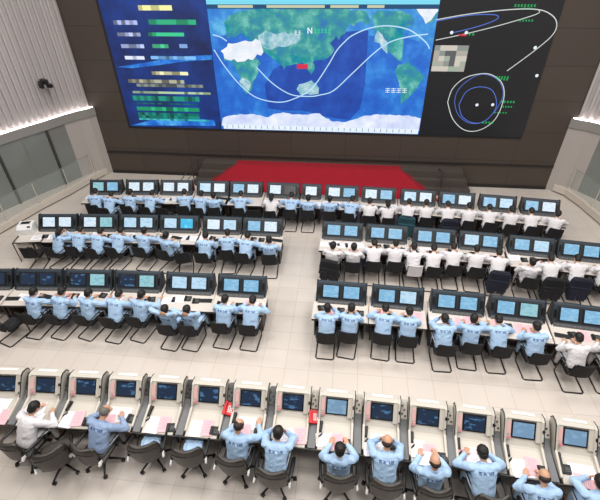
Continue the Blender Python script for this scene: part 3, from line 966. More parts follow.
def make_paper(w, d, colour, lines):
    r = empty('paper_sheet')
    tag(r, cat='paper')
    MB().box((0, 0, 0.003), (w, d, 0.005)).box((0.01, -0.012, 0.007), (w, d, 0.003), Matrix.Rotation(R(3), 3, 'Z')).build('sheet', colour, r)
    k = MB()
    for i in range(lines):
        yy = d / 2 - 0.04 - i * (d - 0.07) / lines
        k.box((random.uniform(-.01, .02), yy, 0.0092), (w * random.uniform(.5, .8), 0.006, 0.0012))
    k.build('print', 'paper_print', r)
    return r

P_handset = Proto(make_handset_phone('black_plastic'))
P_red = Proto(make_red_phone())
P_pad = Proto(make_desk_pad())
P_key = Proto(make_keyboard())
P_white = Proto(make_paper(0.36, 0.26, 'paper_white', 7))
P_pink = Proto(make_paper(0.24, 0.34, 'paper_pink', 8))
P_big = Proto(make_paper(0.46, 0.33, 'paper_white', 9))

# ---- cantilever chair with a loop base
def make_loop_chair():
    r = empty('cantilever_chair')
    tag(r, cat='chair')
    s = 0.235
    pts = []
    for sx in (-1,):
        pass
    fz = 0.018
    path = [(-s, 0.20, 0.44), (-s, 0.225, 0.40), (-s, 0.23, 0.06), (-s, 0.21, fz), (-s, -0.36, fz), (-s + 0.035, -0.40, fz), (s - 0.035, -0.40, fz), (s, -0.36, fz), (s, 0.21, fz), (s, 0.23, 0.06), (s, 0.225, 0.40), (s, 0.20, 0.44)]
    fr = MB().tube(path, 0.017, 8)
    fr.tube([(-s, 0.20, 0.44), (-s + 0.01, -0.18, 0.43), (-s + 0.01, -0.235, 0.47), (-s + 0.02, -0.285, 0.88)], 0.017, 8)
    fr.tube([(s, 0.20, 0.44), (s - 0.01, -0.18, 0.43), (s - 0.01, -0.235, 0.47), (s - 0.02, -0.285, 0.88)], 0.017, 8)
    fr.build('frame', 'black_tube', r, smooth=True)
    MB().box((0, 0.0, 0.455), (0.45, 0.44, 0.05)).build('seat', 'black_fabric', r, bevel=0.018)
    b = MB()
    n = 8
    rot = Matrix.Rotation(R(-11), 3, 'X')
    prof = [(-0.225 + 0.45 * i / n) for i in range(n + 1)]
    inner = [(x, -0.262 - 0.035 * math.cos(x / 0.225 * PI / 2)) for x in prof]
    outer = [(x, y - 0.035) for x, y in inner]
    A = [Vector((x, y, 0.50)) for x, y in inner + outer[::-1]]
    B_ = [Vector((x * 0.95, y - 0.045, 0.95)) for x, y in inner + outer[::-1]]
    va = [b.bm.verts.new(v) for v in A]; vb = [b.bm.verts.new(v) for v in B_]
    b.bm.faces.new(va); b.bm.faces.new(vb[::-1])
    for i in range(len(va)):
        b.bm.faces.new((va[i], vb[i], vb[(i + 1) % len(va)], va[(i + 1) % len(va)]))
    b.build('backrest', 'black_fabric', r, bevel=0.012)
    for sx in (-1, 1):
        MB().tube([(sx * 0.245, -0.24, 0.62), (sx * 0.26, -0.1, 0.645), (sx * 0.26, 0.1, 0.645), (sx * 0.25, 0.19, 0.6), (sx * 0.235, 0.21, 0.45)], 0.014, 8).build('armrest', 'black_plastic', r, smooth=True)
    return r

# ---- swivel office chair
def make_office_chair():
    r = empty('office_chair')
    tag(r, cat='chair')
    for i in range(5):
        a = 2 * PI * i / 5 + 0.3
        c, s = math.cos(a), math.sin(a)
        lg = MB().tube([(0.03 * c, 0.03 * s, 0.13), (0.18 * c, 0.18 * s, 0.115), (0.31 * c, 0.31 * s, 0.085)], 0.026, 8, r1=0.016).build('base_arm', 'black_plastic', r, smooth=True)
        t = Vector((-s, c, 0))
        p = Vector((0.32 * c, 0.32 * s, 0.033))
        MB().cyl(p - t * 0.03, p - t * 0.008, 0.032, 12).cyl(p + t * 0.008, p + t * 0.03, 0.032, 12).cyl(p, p + Vector((0, 0, 0.06)), 0.008).build('caster', 'black_plastic', lg)
    MB().cyl((0, 0, 0.1), (0, 0, 0.42), 0.028).cyl((0, 0, 0.1), (0, 0, 0.25), 0.04).build('gas_column', 'black_plastic', r)
    MB().box((0, 0, 0.42), (0.3, 0.32, 0.04)).build('tilt_plate', 'black_plastic', r, bevel=0.01)
    MB().box((0, 0.01, 0.465), (0.50, 0.48, 0.085)).build('seat', 'black_leather', r, bevel=0.035, seg=3)
    # padded back: lofted shell, wider in the middle, curved round the sitter
    b = MB()
    secs = []
    for z, w, y in ((0.46, 0.17, -0.265), (0.50, 0.22, -0.285), (0.64, 0.25, -0.295), (0.80, 0.27, -0.30), (0.92, 0.265, -0.305), (1.0, 0.235, -0.305), (1.03, 0.19, -0.30)):
        ring = []
        for i in range(9):
            x = -w + 2 * w * i / 8
            ring.append((x, y - 0.045 + 0.085 * (x / w) ** 2, z))
        for i in range(8, -1, -1):
            x = -w + 2 * w * i / 8
            ring.append((x, y + 0.02 + 0.07 * (x / w) ** 2, z))
        secs.append([b.bm.verts.new(v) for v in ring])
    b.bm.faces.new(secs[0]); b.bm.faces.new(secs[-1][::-1])
    for A, B2 in zip(secs, secs[1:]):
        for i in range(len(A)):
            b.bm.faces.new((A[i], B2[i], B2[(i + 1) % len(A)], A[(i + 1) % len(A)]))
    bk = b.build('backrest', 'black_leather', r, bevel=0.012, smooth=True)
    MB().tube([(-0.235, -0.285, 0.9), (-0.12, -0.335, 0.91), (0.0, -0.352, 0.912), (0.12, -0.335, 0.91), (0.235, -0.285, 0.9)], 0.012, 6).build('seam', 'black_plastic', bk, smooth=True)
    for s in (-1, 1):
        a = MB().tube([(s * 0.26, -0.27, 0.72), (s * 0.29, -0.16, 0.715), (s * 0.30, 0.05, 0.69), (s * 0.29, 0.17, 0.64), (s * 0.27, 0.16, 0.50)], 0.026, 8).build('armrest', 'black_plastic', r, smooth=True)
        MB().cyl((s * 0.275, -0.30, 0.64), (s * 0.305, -0.30, 0.64), 0.034, 14).box((s * 0.285, -0.27, 0.66), (0.03, 0.07, 0.06)).build('hinge_cap', 'white_plastic', a, bevel=0.005)
    return r
P_chair = Proto(make_loop_chair())
P_office = Proto(make_office_chair())

# ---- coats hung over chair backs
def make_coat(seed):
    b = MB()
    b.box((0, -0.335, 0.66), (0.50, 0.10, 0.50))
    b.box((0, -0.35, 0.45), (0.56, 0.13, 0.40))
    b.box((-0.14, -0.37, 0.35), (0.2, 0.14, 0.36)).box((0.15, -0.36, 0.33), (0.2, 0.12, 0.34))
    b.limb((-0.2, -0.30, 0.88), (0.2, -0.30, 0.88), 0.07, 0.07)
    b.limb((-0.24, -0.31, 0.84), (-0.30, -0.33, 0.40), 0.06, 0.045).limb((0.24, -0.31, 0.84), (0.29, -0.34, 0.42), 0.06, 0.045)
    return remesh(b, 'coat', 0.018, 3, 0.6, 0.014, 11, seed)
COATS = [make_coat(1), make_coat(4)]
def coat(i, loc, rz, m, label, name='coat', group=None):
    o = link(name, COATS[i], m, None, loc, rz)
    tag(o, label, 'jacket', group)
    return o

# ------------------------------------------------------------------ seated figures
def dirL(deg, side=0.0):
    a = R(deg)
    return Vector((math.sin(R(side)), math.sin(a), math.cos(a))).normalized()

def arm_ik(S, W, hint, L1=0.285, L2=0.25):
    S, W, hint = Vector(S), Vector(W), Vector(hint)
    d = W - S
    D = d.length
    if D > (L1 + L2) * 0.985:
        W = S + d.normalized() * (L1 + L2) * 0.985
        d = W - S; D = d.length
    u = d.normalized()
    a = (L1 * L1 - L2 * L2 + D * D) / (2 * D)
    h = math.sqrt(max(L1 * L1 - a * a, 0))
    p = hint - u * hint.dot(u)
    p.normalize()
    return S + u * a + p * h, W

def add_hand(mb, W, d, n, side, curl=25):
    """W wrist, d pointing direction, n palm normal (towards what it rests on), side +1 right hand"""
    d = Vector(d).normalized(); n = Vector(n); n = (n - d * n.dot(d)).normalized()
    x = d.cross(n).normalized() * side       # towards the thumb for a right hand palm down
    W = Vector(W)
    K = []
    for i, (o, l) in enumerate(((0.030, 0.083), (0.010, 0.088), (-0.010, 0.084), (-0.029, 0.076))):
        k = W + d * l + x * o
        K.append((k, o))
        mb.limb(W + x * o * 0.7 + d * 0.012, k, 0.0165, 0.012, 8)
    for (k, o), (a, b, c) in zip(K, ((0.038, 0.024, 0.018), (0.044, 0.027, 0.019), (0.040, 0.025, 0.018), (0.031, 0.020, 0.016))):
        dd = (d + x * o * 2.2).normalized()
        p = k
        ang = R(curl * 0.5)
        for j, l in enumerate((a, b, c)):
            v = dd * math.cos(ang) + n * math.sin(ang)
            q = p + v * l
            mb.limb(p, q, 0.0095 - j * 0.0008, 0.0088 - j * 0.0008, 7)
            p = q
            ang += R(curl)
    t0 = W + d * 0.022 + x * 0.030
    t1 = t0 + (d * 0.62 + x * 0.72 + n * 0.2).normalized() * 0.04
    t2 = t1 + (d * 0.9 + x * 0.35 + n * 0.25).normalized() * 0.030
    mb.limb(W + d * 0.01 + x * 0.012, t0, 0.017, 0.014, 8).limb(t0, t1, 0.014, 0.0105, 8).limb(t1, t2, 0.0105, 0.009, 8)

LETTER_ME = None
def letter_mesh():
    cu = bpy.data.curves.new('lettering', 'FONT')
    cu.body = '\u822a\u5929\u98de\u63a7'
    cu.size = 0.062
    cu.align_x = 'CENTER'
    cu.align_y = 'CENTER'
    cu.space_character = 1.1
    cu.offset = 0.0012
    cu.resolution_u = 2
    o = bpy.data.objects.new('lettering', cu)
    C.objects.link(o)
    dg = bpy.context.evaluated_depsgraph_get()
    me = bpy.data.meshes.new_from_object(o.evaluated_get(dg))
    pts = [v.co.copy() for v in me.vertices]
    faces = [tuple(p.vertices) for p in me.polygons]
    bpy.data.objects.remove(o)
    return pts, faces
LP, LF = letter_mesh()

HAIRS = {}
def hairmesh(kind):
    h = MB()
    if kind == 'bald':
        h.ball((0, -0.018, -0.004), (0.0835, 0.092, 0.066), None, 20, 12)
    elif kind == 'thin':
        h.ball((0, -0.014, 0.018), (0.083, 0.100, 0.088), None, 20, 12)
    else:
        h.ball((0, -0.014, 0.030), (0.086, 0.103, 0.100), None, 20, 12)
        h.ball((0, -0.045, -0.02), (0.074, 0.066, 0.072), None, 16, 10)
        if kind == 'long':
            h.ball((0, -0.075, -0.05), (0.078, 0.05, 0.11), None, 14, 9)
            h.limb((0, -0.1, 0.0), (0, -0.145, -0.04), 0.035, 0.035, 10).limb((0, -0.145, -0.04), (0.01, -0.16, -0.2), 0.035, 0.012, 10)
    return remesh(h, 'hair', 0.007, 1, 0.7, 0.004, 32, len(HAIRS))
for _k in ('short', 'bald', 'thin', 'long'):
    HAIRS[_k] = hairmesh(_k)
    HAIRS[_k].materials.append(None)

def make_person(cfg, seed):
    L = cfg.get('lean', 24)
    side = cfg.get('side', 0)
    root = empty('person')
    tag(root, cat='person')
    X = Vector((1, 0, 0))
    p0 = Vector((0, 0.0, 0.555))
    d1, d2, d3 = dirL(L * 0.7, side * .5), dirL(L, side), dirL(L * 1.15, side)
    p1 = p0 + d1 * 0.18
    p2 = p1 + d2 * 0.19
    p3 = p2 + d3 * 0.13
    sh = p2 + d3 * 0.075
    S = {1: sh + X * 0.205, -1: sh - X * 0.205}
    hp = cfg.get('head', 30)
    yaw = cfg.get('yaw', 0)
    d4 = dirL((L * 1.1 + hp) / 2)
    p4 = p3 + d4 * 0.065
    Hm = Matrix.Rotation(R(yaw), 3, 'Z') @ Matrix.Rotation(R(-hp), 3, 'X') @ Matrix.Rotation(R(cfg.get('tilt', 0)), 3, 'Y')
    HS_ = 1.1
    hc = p4 + Hm @ Vector((0, 0.018, 0.112))
    hips = {1: p0 + Vector((0.095, 0.03, -0.01)), -1: p0 + Vector((-0.095, 0.03, -0.01))}
    feet = cfg.get('feet', ((-0.13, 0.42), (0.13, 0.42)))
    knees = {-1: Vector((-0.14, 0.43, 0.52)), 1: Vector((0.14, 0.43, 0.52))}
    if 'knee' in cfg:
        for k_, v in cfg['knee'].items():
            knees[k_] = Vector(v)
    ank = {-1: Vector((feet[0][0], feet[0][1], 0.10)), 1: Vector((feet[1][0], feet[1][1], 0.10))}
    E, Wr = {}, {}
    for s in (-1, 1):
        w, hint = cfg['arms'][s]
        E[s], Wr[s] = arm_ik(S[s], w, hint)
    def fv(d):
        return X.cross(d) * -1.0
    # ---- body
    b = MB()
    def sec(p, d, rx, ry): return (p, X, fv(d), rx, ry)
    b.loft([sec(p0 - d1 * 0.06, d1, 0.13, 0.09), sec(p0, d1, 0.15, 0.105), sec(p1, d1, 0.135, 0.095), sec(p1 + d2 * 0.1, d2, 0.15, 0.10), sec(p2, d2, 0.165, 0.10), sec(sh, d3, 0.16, 0.085), sec(p3, d3, 0.065, 0.06)])
    b.limb(p3 - d3 * 0.03, p4 + Hm @ Vector((0, 0, 0.03)), 0.056, 0.052)
    def hb(c, r, rot=None): b.ball(hc + Hm @ Vector(c) * HS_, tuple(q * HS_ for q in r), Hm if rot is None else Hm @ rot, 18, 12)
    hb((0, 0, 0.018), (0.076, 0.095, 0.098))
    hb((0, 0.022, -0.045), (0.060, 0.070, 0.070))
    hb((0, 0.060, -0.092), (0.026, 0.024, 0.022))
    b.limb(hc + Hm @ Vector((0, 0.096, 0.013)), hc + Hm @ Vector((0, 0.118, -0.03)), 0.010, 0.015, 8)
    for s in (-1, 1):
        hb((s * 0.077, -0.004, -0.008), (0.011, 0.020, 0.033))
        hb((s * 0.034, 0.070, 0.030), (0.026, 0.018, 0.010))
    hb((0, 0.085, -0.062), (0.024, 0.012, 0.0065))
    for s in (-1, 1):
        b.limb(p2 + d3 * 0.05 + X * s * 0.1, S[s], 0.065, 0.055)
        b.limb(S[s], E[s], 0.050, 0.038).limb(E[s], Wr[s], 0.038, 0.026)
        hd = cfg['hands'][s]
        fd = (Wr[s] - E[s]).normalized()
        dd = Vector(hd[0]) if hd[0] is not None else fd + Vector((0, 0, -0.1))
        add_hand(b, Wr[s] + fd * 0.01, dd, hd[1], s if hd[2] else -s, hd[3])
        b.limb(hips[s], knees[s], 0.075, 0.052).limb(knees[s], ank[s], 0.05, 0.036)
        b.limb(ank[s], ank[s] + Vector((0, 0.13, -0.05)), 0.036, 0.03)
    me = remesh(b, 'body', 0.0062, 2, 0.4)
    link('body', me, 'skin', root)
    # eyes
    e = MB()
    for s in (-1, 1):
        e.ball(hc + Hm @ Vector((s * 0.034, 0.098, 0.015)), (0.012, 0.007, 0.006), Hm, 10, 6)
    e.build('eyes', 'eye_dark', root, smooth=True)
    # ---- hair in the head frame
    ho = link('hair', HAIRS['short'], 'hair_black', root)
    ho.matrix_local = Matrix.Translation(hc) @ Hm.to_4x4() @ Matrix.Scale(HS_, 4)
    # ---- jacket
    j = MB()
    j.loft([sec(p0 - d1 * 0.06, d1, 0.185, 0.135), sec(p0 + d1 * 0.03, d1, 0.20, 0.148), sec(p1, d1, 0.19, 0.138), sec(p1 + d2 * 0.1, d2, 0.202, 0.140), sec(p2, d2, 0.218, 0.136), sec(sh + d3 * 0.01, d3, 0.21, 0.112), sec(sh + d3 * 0.055, d3, 0.115, 0.085), sec(p3 + d3 * 0.0, d3, 0.078, 0.074)])
    for s in (-1, 1):
        j.limb(p2 + d3 * 0.04 + X * s * 0.09, S[s] - X * s * 0.01, 0.083, 0.078)
        j.limb(S[s], E[s], 0.079, 0.064).limb(E[s], E[s].lerp(Wr[s], 0.93), 0.064, 0.046)
    j.limb(p3 - d3 * 0.02, p3 + d4 * 0.012, 0.068, 0.062)
    jm = remesh(j, 'jacket', 0.0115, 2, 0.7, 0.0115, 8, seed)
    jo = link('jacket', jm, 'blue_cloth', root)
    # lettering pressed on to the back
    bvh = BVHTree.FromPolygons([v.co for v in jm.vertices], [tuple(p.vertices) for p in jm.polygons])
    cen = p2 + d3 * 0.02
    up = d2
    back = -fv(d2)
    LB = MB()
    vs = []
    ok = True
    for q in LP:
        o = cen + X * q.x + up * q.y + back * 0.4
        hit = bvh.ray_cast(o, -back)
        if hit[0] is None:
            ok = False; break
        vs.append(LB.bm.verts.new(hit[0] + back * 0.004))
    if ok:
        for f in LF:
            try: LB.bm.faces.new([vs[i] for i in f])
            except ValueError: pass
        LB.build('lettering', 'lettering', jo)
    # ---- trousers, stripes, shoes
    t = MB()
    t.ball(p0 + Vector((0, 0.0, -0.01)), (0.172, 0.135, 0.095), None, 18, 10)
    for s in (-1, 1):
        t.limb(hips[s], knees[s], 0.094, 0.074).limb(knees[s], ank[s] + Vector((0, 0, 0.02)), 0.067, 0.052)
    tm = remesh(t, 'trousers', 0.0125, 2, 0.7, 0.009, 8, seed + 5)
    to = link('trousers', tm, 'blue_cloth', root)
    for s in (-1, 1):
        st = MB()
        o1 = Vector((s * 0.085, 0, 0.012)); o2 = Vector((s * 0.066, 0, 0.012))
        st.tube([hips[s] + o1, hips[s].lerp(knees[s], .5) + (o1 + o2) / 2, knees[s] + o2], 0.017, 8)
        st.build('stripe', 'stripe_white', to, smooth=True)
    for s in (-1, 1):
        st = MB()
        o1 = Vector((s * 0.076, 0, 0.042)); o2 = Vector((s * 0.057, 0, 0.038))
        st.tube([hips[s] + o1, hips[s].lerp(knees[s], .5) + (o1 + o2) / 2, knees[s] + o2], 0.013, 8)
        st.build('stripe', 'stripe_dark', to, smooth=True)
    for s in (-1, 1):
        f = MB()
        a = ank[s]
        f.limb(a + Vector((0, -0.02, -0.055)), a + Vector((0, 0.15, -0.065)), 0.042, 0.034, 10)
        f.box(a + Vector((0, 0.06, -0.09)), (0.075, 0.24, 0.02))
        sm = remesh(f, 'shoe', 0.01, 1, 1.0)
        link('shoe', sm, 'black_plastic', root)
    return Proto(root)

DOWN = (0, 0, -1)
def arms(a, b): return {-1: a, 1: b}
desk_hint_l, desk_hint_r = (-0.7, -0.2, -0.8), (0.7, -0.2, -0.8)
POSES = {
 'writing': dict(lean=25, head=38, arms=arms(((-0.15, 0.46, 0.80), desk_hint_l), ((0.13, 0.48, 0.80), desk_hint_r)), hands={-1: ((0.35, 1, -0.1), DOWN, True, 12), 1: ((-0.35, 1, -0.1), DOWN, True, 30)}),
 'leaning': dict(lean=35, head=48, arms=arms(((-0.20, 0.52, 0.80), (-1, 0, -.6)), ((0.20, 0.52, 0.80), (1, 0, -.6))), hands={-1: ((0.6, 1, -0.1), DOWN, True, 12), 1: ((-0.6, 1, -0.1), DOWN, True, 20)}),
 'chin': dict(lean=29, head=24, yaw=8, arms=arms(((-0.06, 0.48, 0.80), (-1, 0, -.5)), ((0.10, 0.44, 1.05), (0.7, 0.1, -1))), hands={-1: ((0.7, .8, -0.1), DOWN, True, 12), 1: ((-0.25, -0.25, 1), (-0.6, -0.7, 0), True, 35)}),
 'reclined': dict(lean=-8, head=-2, feet=((-0.14, 0.5), (0.16, 0.55)), arms=arms(((-0.10, -0.18, 1.15), (-1, 0.25, 0.1)), ((0.10, -0.18, 1.15), (1, 0.25, 0.1))), hands={-1: ((0.8, -0.2, 0.5), (0.2, 1, 0), True, 20), 1: ((-0.8, -0.2, 0.5), (-0.2, 1, 0), True, 20)}),
 'sitting_back': dict(lean=0, head=22, arms=arms(((-0.15, 0.36, 0.80), desk_hint_l), ((0.16, 0.37, 0.80), desk_hint_r)), hands={-1: ((0.3, 1, -0.1), DOWN, True, 12), 1: ((-0.3, 1, -0.1), DOWN, True, 15)}),
 'head_in_hands': dict(lean=31, head=34, arms=arms(((-0.10, 0.46, 1.02), (-0.8, 0.1, -1)), ((0.10, 0.46, 1.02), (0.8, 0.1, -1))), hands={-1: ((0.15, -0.2, 1), (0.5, -0.9, 0), True, 25), 1: ((-0.15, -0.2, 1), (-0.5, -0.9, 0), True, 25)}),
 'reaching': dict(lean=20, head=26, yaw=-12, arms=arms(((-0.16, 0.44, 0.80), desk_hint_l), ((0.28, 0.52, 0.81), (1, 0, -.6))), hands={-1: ((0.4, 1, -0.1), DOWN, True, 12), 1: ((0.0, 1, -0.1), DOWN, True, 14)}),
}
PEOPLE = {k: make_person(c, 3 * i + 1) for i, (k, c) in enumerate(POSES.items())}
HEADY = {'writing': 0.29, 'leaning': 0.38, 'chin': 0.31, 'reclined': -0.04, 'sitting_back': 0.06, 'head_in_hands': 0.36, 'reaching': 0.24}

# ------------------------------------------------------------------ consoles along the arcs
rnd = random.Random(11)
SIDE = lambda x: 'left of aisle' if x < -1.2 else 'right of aisle'
TW = {'A': 1.27, 'B': 1.34, 'C': 1.38}
UNITS = {
 'A': [-9.45, -8.0, -6.6, -5.13, -3.79, -2.33, -1.2, -0.03, 1.38, 2.84, 4.25, 5.7, 7.15],
 'B': [-9.92, -8.46, -7.03, -5.6, -4.08, -2.66, 0.07, 1.53, 3.06, 4.53, 6.06, 7.5],
 'C': [-11.7, -10.23, -8.75, -7.25, -5.78, -4.24, -2.72, 0.12, 1.66, 3.25, 4.77, 6.32, 7.86],
 'D': [-8.2, -7.28, -6.36, -5.43, -4.52, -3.59, -2.65, -1.73, -0.81, 0.12, 1.06, 1.99, 2.91, 3.85, 4.81, 5.75],
}
TWIN = {r: Proto(make_twin(TW[r], 'slate', 2, {'A': 1.42, 'B': 1.45, 'C': 1.5}[r])) for r in 'ABC'}
NARROW = Proto(make_twin(0.74, 'slate', 1, 0.95))
HOOD = Proto(HP)
SCR = {  # left, right screen of each twin console
 'A': 'green sky pale green|white white x|white white|pale white|sky white|white off|white|white sky|white sky|pale white|sky white|sky pale|sky white',
 'B': 'white white|white green|pale pale|pale cyan|white pale|sky white|sky sky|sky sky|sky sky|pale sky|sky pale|sky sky',
 'C': 'navy navy|navy navy|navy navy|navy green|navy green|pale pale|sky sky|sky sky|sky pale|sky sky|sky green|sky sky|sky sky|green green|green sky',
}
for r in 'ABC':
    sc_list = [q.split() for q in SCR[r].split('|')]
    xs = UNITS[r]
    for i, x in enumerate(xs):
        loc, th = arc(r, x)
        narrow = (r == 'A' and abs(x + 1.2) < .01)
        P = NARROW if narrow else TWIN[r]
        if r == 'A':
            lab = 'dark %s console, %s from the left in the back row' % ('single-monitor' if narrow else 'twin-monitor', ORD[i + 1])
        else:
            blk = [u for u in xs if (u < -1.2) == (x < -1.2)]
            lab = 'dark twin-monitor console, %s from left, %s, %s' % (ORD[blk.index(x) + 1], ROWNAME[r], SIDE(x))
        o = P.put(loc, th, lab, 'twin-monitor consoles in the ' + ROWNAME[r])
        names = sc_list[i] if i < len(sc_list) else ['sky', 'sky']
        k = 0
        mons = sorted([c for c in bpy.data.objects if c.parent == o and c.name.split('.')[0] == 'monitor'], key=lambda c: c.data.vertices[0].co.x)
        for mo in mons:
            for s in mo.children:
                s.material_slots[0].material = MATS['screen_' + names[min(k, len(names) - 1)]]
            k += 1
HS = ['navy'] * 9 + ['bluegrey', 'navy', 'navy', 'navy', 'bluegrey', 'bluegrey', 'bluegrey']
for i, x in enumerate(UNITS['D']):
    loc, th = arc('D', x)
    th -= (x + 1.2) * 0.0
    o = HOOD.put(loc, th, 'beige hooded single-monitor console, %s from the left in the front row' % ORD[i + 1], 'hooded consoles in the front row')
    for mo in o.children:
        if mo.name.split('.')[0] == 'monitor':
            mo.children[0].material_slots[0].material = MATS['screen_' + HS[i]]
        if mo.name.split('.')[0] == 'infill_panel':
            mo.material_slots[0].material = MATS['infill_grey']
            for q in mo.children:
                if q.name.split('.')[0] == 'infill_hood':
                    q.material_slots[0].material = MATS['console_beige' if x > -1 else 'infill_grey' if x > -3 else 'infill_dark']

# ------------------------------------------------------------------ people
# row, x, head offset from desk front, pose, clothing, hair, turn (deg)
W, L_, CH, RE, SB, HH, RC = 'writing', 'leaning', 'chin', 'reclined', 'sitting_back', 'head_in_hands', 'reaching'
PPL = [
 ('A', -9.55, .11, W, 'blue', 'short', 3), ('A', -8.98, -.05, L_, 'blue', 'short', -10), ('A', -8.17, -.04, RC, 'blue', 'short', -4), ('A', -7.42, .05, L_, 'blue', 'short', -12),
 ('A', -6.04, .2, W, 'blue', 'short', 4), ('A', -5.4, -.04, W, 'blue', 'short', -6), ('A', -4.83, -.24, SB, 'blue', 'short', 8), ('A', -3.88, .12, L_, 'blue', 'short', 0), ('A', -2.65, -.1, W, 'white', 'long', 0),
 ('A', -1.92, .3, L_, 'blue', 'short', 0), ('A', -1.24, -.13, SB, 'blue', 'short', 0), ('A', -0.44, -.1, SB, 'blue', 'short', 2), ('A', 0.31, .1, L_, 'blue', 'short', -10),
 ('A', 1.03, -.08, W, 'white', 'short', 0), ('A', 1.71, -.14, W, 'white', 'long', 4), ('A', 2.43, .13, L_, 'white', 'short', -6), ('A', 3.08, .3, W, 'white', 'short', 0), ('A', 3.88, .26, L_, 'white', 'short', 3),
 ('A', 4.58, .3, W, 'white', 'short', 0), ('A', 5.3, .2, L_, 'white', 'short', 0), ('A', 6.0, .25, W, 'white', 'short', -3), ('A', 6.71, .3, L_, 'white', 'short', 0), ('A', 7.45, .0, RC, 'white', 'short', -8),
 ('B', -9.55, .03, CH, 'blue', 'long', -25), ('B', -8.87, .16, L_, 'blue', 'short', -8), ('B', -8.17, .05, L_, 'blue', 'short', -12), ('B', -7.5, .12, L_, 'blue', 'short', -14), ('B', -6.58, .03, RC, 'blue', 'short', -10),
 ('B', -5.71, -.28, SB, 'blue', 'short', -18), ('B', -4.44, -.14, W, 'blue', 'short', -4), ('B', -3.7, .06, W, 'blue', 'short', 4), ('B', -3.1, .03, L_, 'blue', 'short', -8), ('B', -2.26, -.3, SB, 'blue', 'short', 4),
 ('B', -0.2, -.42, SB, 'white', 'short', -12), ('B', 0.47, -.42, SB, 'white', 'short', 0), ('B', 1.12, .01, L_, 'white', 'short', 0), ('B', 1.79, -.01, W, 'white', 'short', 0), ('B', 2.38, -.05, HH, 'white', 'short', 4),
 ('B', 2.98, -.02, L_, 'white', 'short', 0), ('B', 3.6, .17, L_, 'white', 'short', 0), ('B', 4.27, .07, W, 'white', 'short', 0), ('B', 4.92, .05, L_, 'white', 'short', -3), ('B', 5.76, -.41, SB, 'white', 'short', 0),
 ('B', 6.42, .01, L_, 'white', 'short', 0), ('B', 7.2, .2, L_, 'white', 'short', 0), ('B', 7.95, .1, W, 'white', 'short', 0),
 ('C', -8.47, .12, RC, 'blue', 'short', -10), ('C', -7.73, .14, W, 'blue', 'short', -14), ('C', -6.93, .04, RC, 'blue', 'short', -16), ('C', -6.13, .08, L_, 'blue', 'short', -10), ('C', -5.42, .03, RC, 'blue', 'short', -14),
 ('C', -4.48, -.5, RE, 'blue', 'short', -8), ('C', -3.89, -.48, RE, 'blue', 'short', -8), ('C', -3.05, -.01, W, 'blue', 'short', -6), ('C', -2.3, .07, L_, 'blue', 'short', -4),
 ('C', -0.21, -.07, CH, 'blue', 'short', 0), ('C', 0.38, 0, W, 'blue', 'short', -6), ('C', 1.28, .26, L_, 'blue', 'short', -4), ('C', 1.92, .11, W, 'blue', 'short', 0), ('C', 2.83, -.03, HH, 'blue', 'short', 4), ('C', 3.5, .03, RC, 'blue', 'short', 0),
 ('C', 4.2, .28, L_, 'blue', 'short', 4), ('C', 5.06, .0, W, 'blue', 'short', 6), ('C', 5.95, -.21, W, 'white', 'short', 4), ('C', 6.75, -.1, W, 'white', 'short', 4),
 ('D', -6.36, .16, L_, 'white', 'short', -16), ('D', -4.78, .14, L_, 'grey', 'thin', -12), ('D', -1.83, .04, RC, 'blue', 'thin', -4), ('D', -1.01, .01, HH, 'blue', 'short', -2), ('D', 0.24, -.22, SB, 'blue', 'short', 4),
 ('D', 1.14, .07, HH, 'blue', 'bald', 0), ('D', 2.0, -.23, SB, 'blue', 'bald', 4), ('D', 3.0, .11, L_, 'blue', 'short', 8), ('D', 3.94, -.25, W, 'blue', 'bald', 2), ('D', 4.9, -.1, HH, 'blue', 'short', 0),
]
OUT = {'blue': ('blue_cloth', 'blue_cloth'), 'white': ('white_cloth', 'white_cloth'), 'grey': ('grey_blue_cloth', 'grey_trousers')}
POSEWORD = {W: 'working at the desk', L_: 'leaning over the desk', CH: 'with chin on hand', RE: 'with hands behind head', SB: 'sitting upright', HH: 'with both hands at head', RC: 'reaching along the desk'}
CLO = {'blue': 'blue-jacketed', 'white': 'white-jacketed', 'grey': 'grey-blue-shirted'}
seats = {'A': [], 'B': [], 'C': [], 'D': []}
SPECIAL_HAIR = {('D', -4.78): 'hair_grey', ('D', 3.94): 'hair_brown', ('D', -1.83): 'hair_brown', ('D', 1.14): 'hair_brown', ('D', 2.0): 'hair_brown'}
for n, (r, x, rel, pose, col, hair, turn) in enumerate(PPL):
    org = rel - HEADY[pose]
    if r != 'D': org += 0.09
    org = max(-0.5, min(-0.14, org))
    loc, th = arc(r, x, -DEPTH[r] + org)
    same = [q for q in PPL if q[0] == r]
    if r in 'BC':
        same = [q for q in same if (q[1] < -1.2) == (x < -1.2)]
        where = '%s, %s' % (ROWNAME[r], SIDE(x))
    else:
        where = ROWNAME[r]
    k = [q[1] for q in same].index(x) + 1
    lab = '%s person %s, %s from left, %s' % (CLO[col], POSEWORD[pose], ORD[k], where)
    rz = th + R(turn)
    o = PEOPLE[pose].put(loc, rz, lab, 'seated operators in the ' + ROWNAME[r])
    hm = SPECIAL_HAIR.get((r, x), 'hair_black')
    o.scale = (1.13, 1.1, 1.04) if r == 'D' else (1.06, 1.05, 1.0)
    recolour(o, {'jacket': OUT[col][0], 'trousers': OUT[col][1], 'hair': hm, 'lettering': 'lettering' if col != 'white' else 'white_cloth'})
    for ch in o.children:
        if ch.name.split('.')[0] == 'hair':
            ch.data = HAIRS[hair]
            ch.material_slots[0].link = 'OBJECT'
            ch.material_slots[0].material = MATS[hm]
    sc_v = rnd.uniform(0.97, 1.03)
    seats[r].append((x, org, rz, True, k, where))

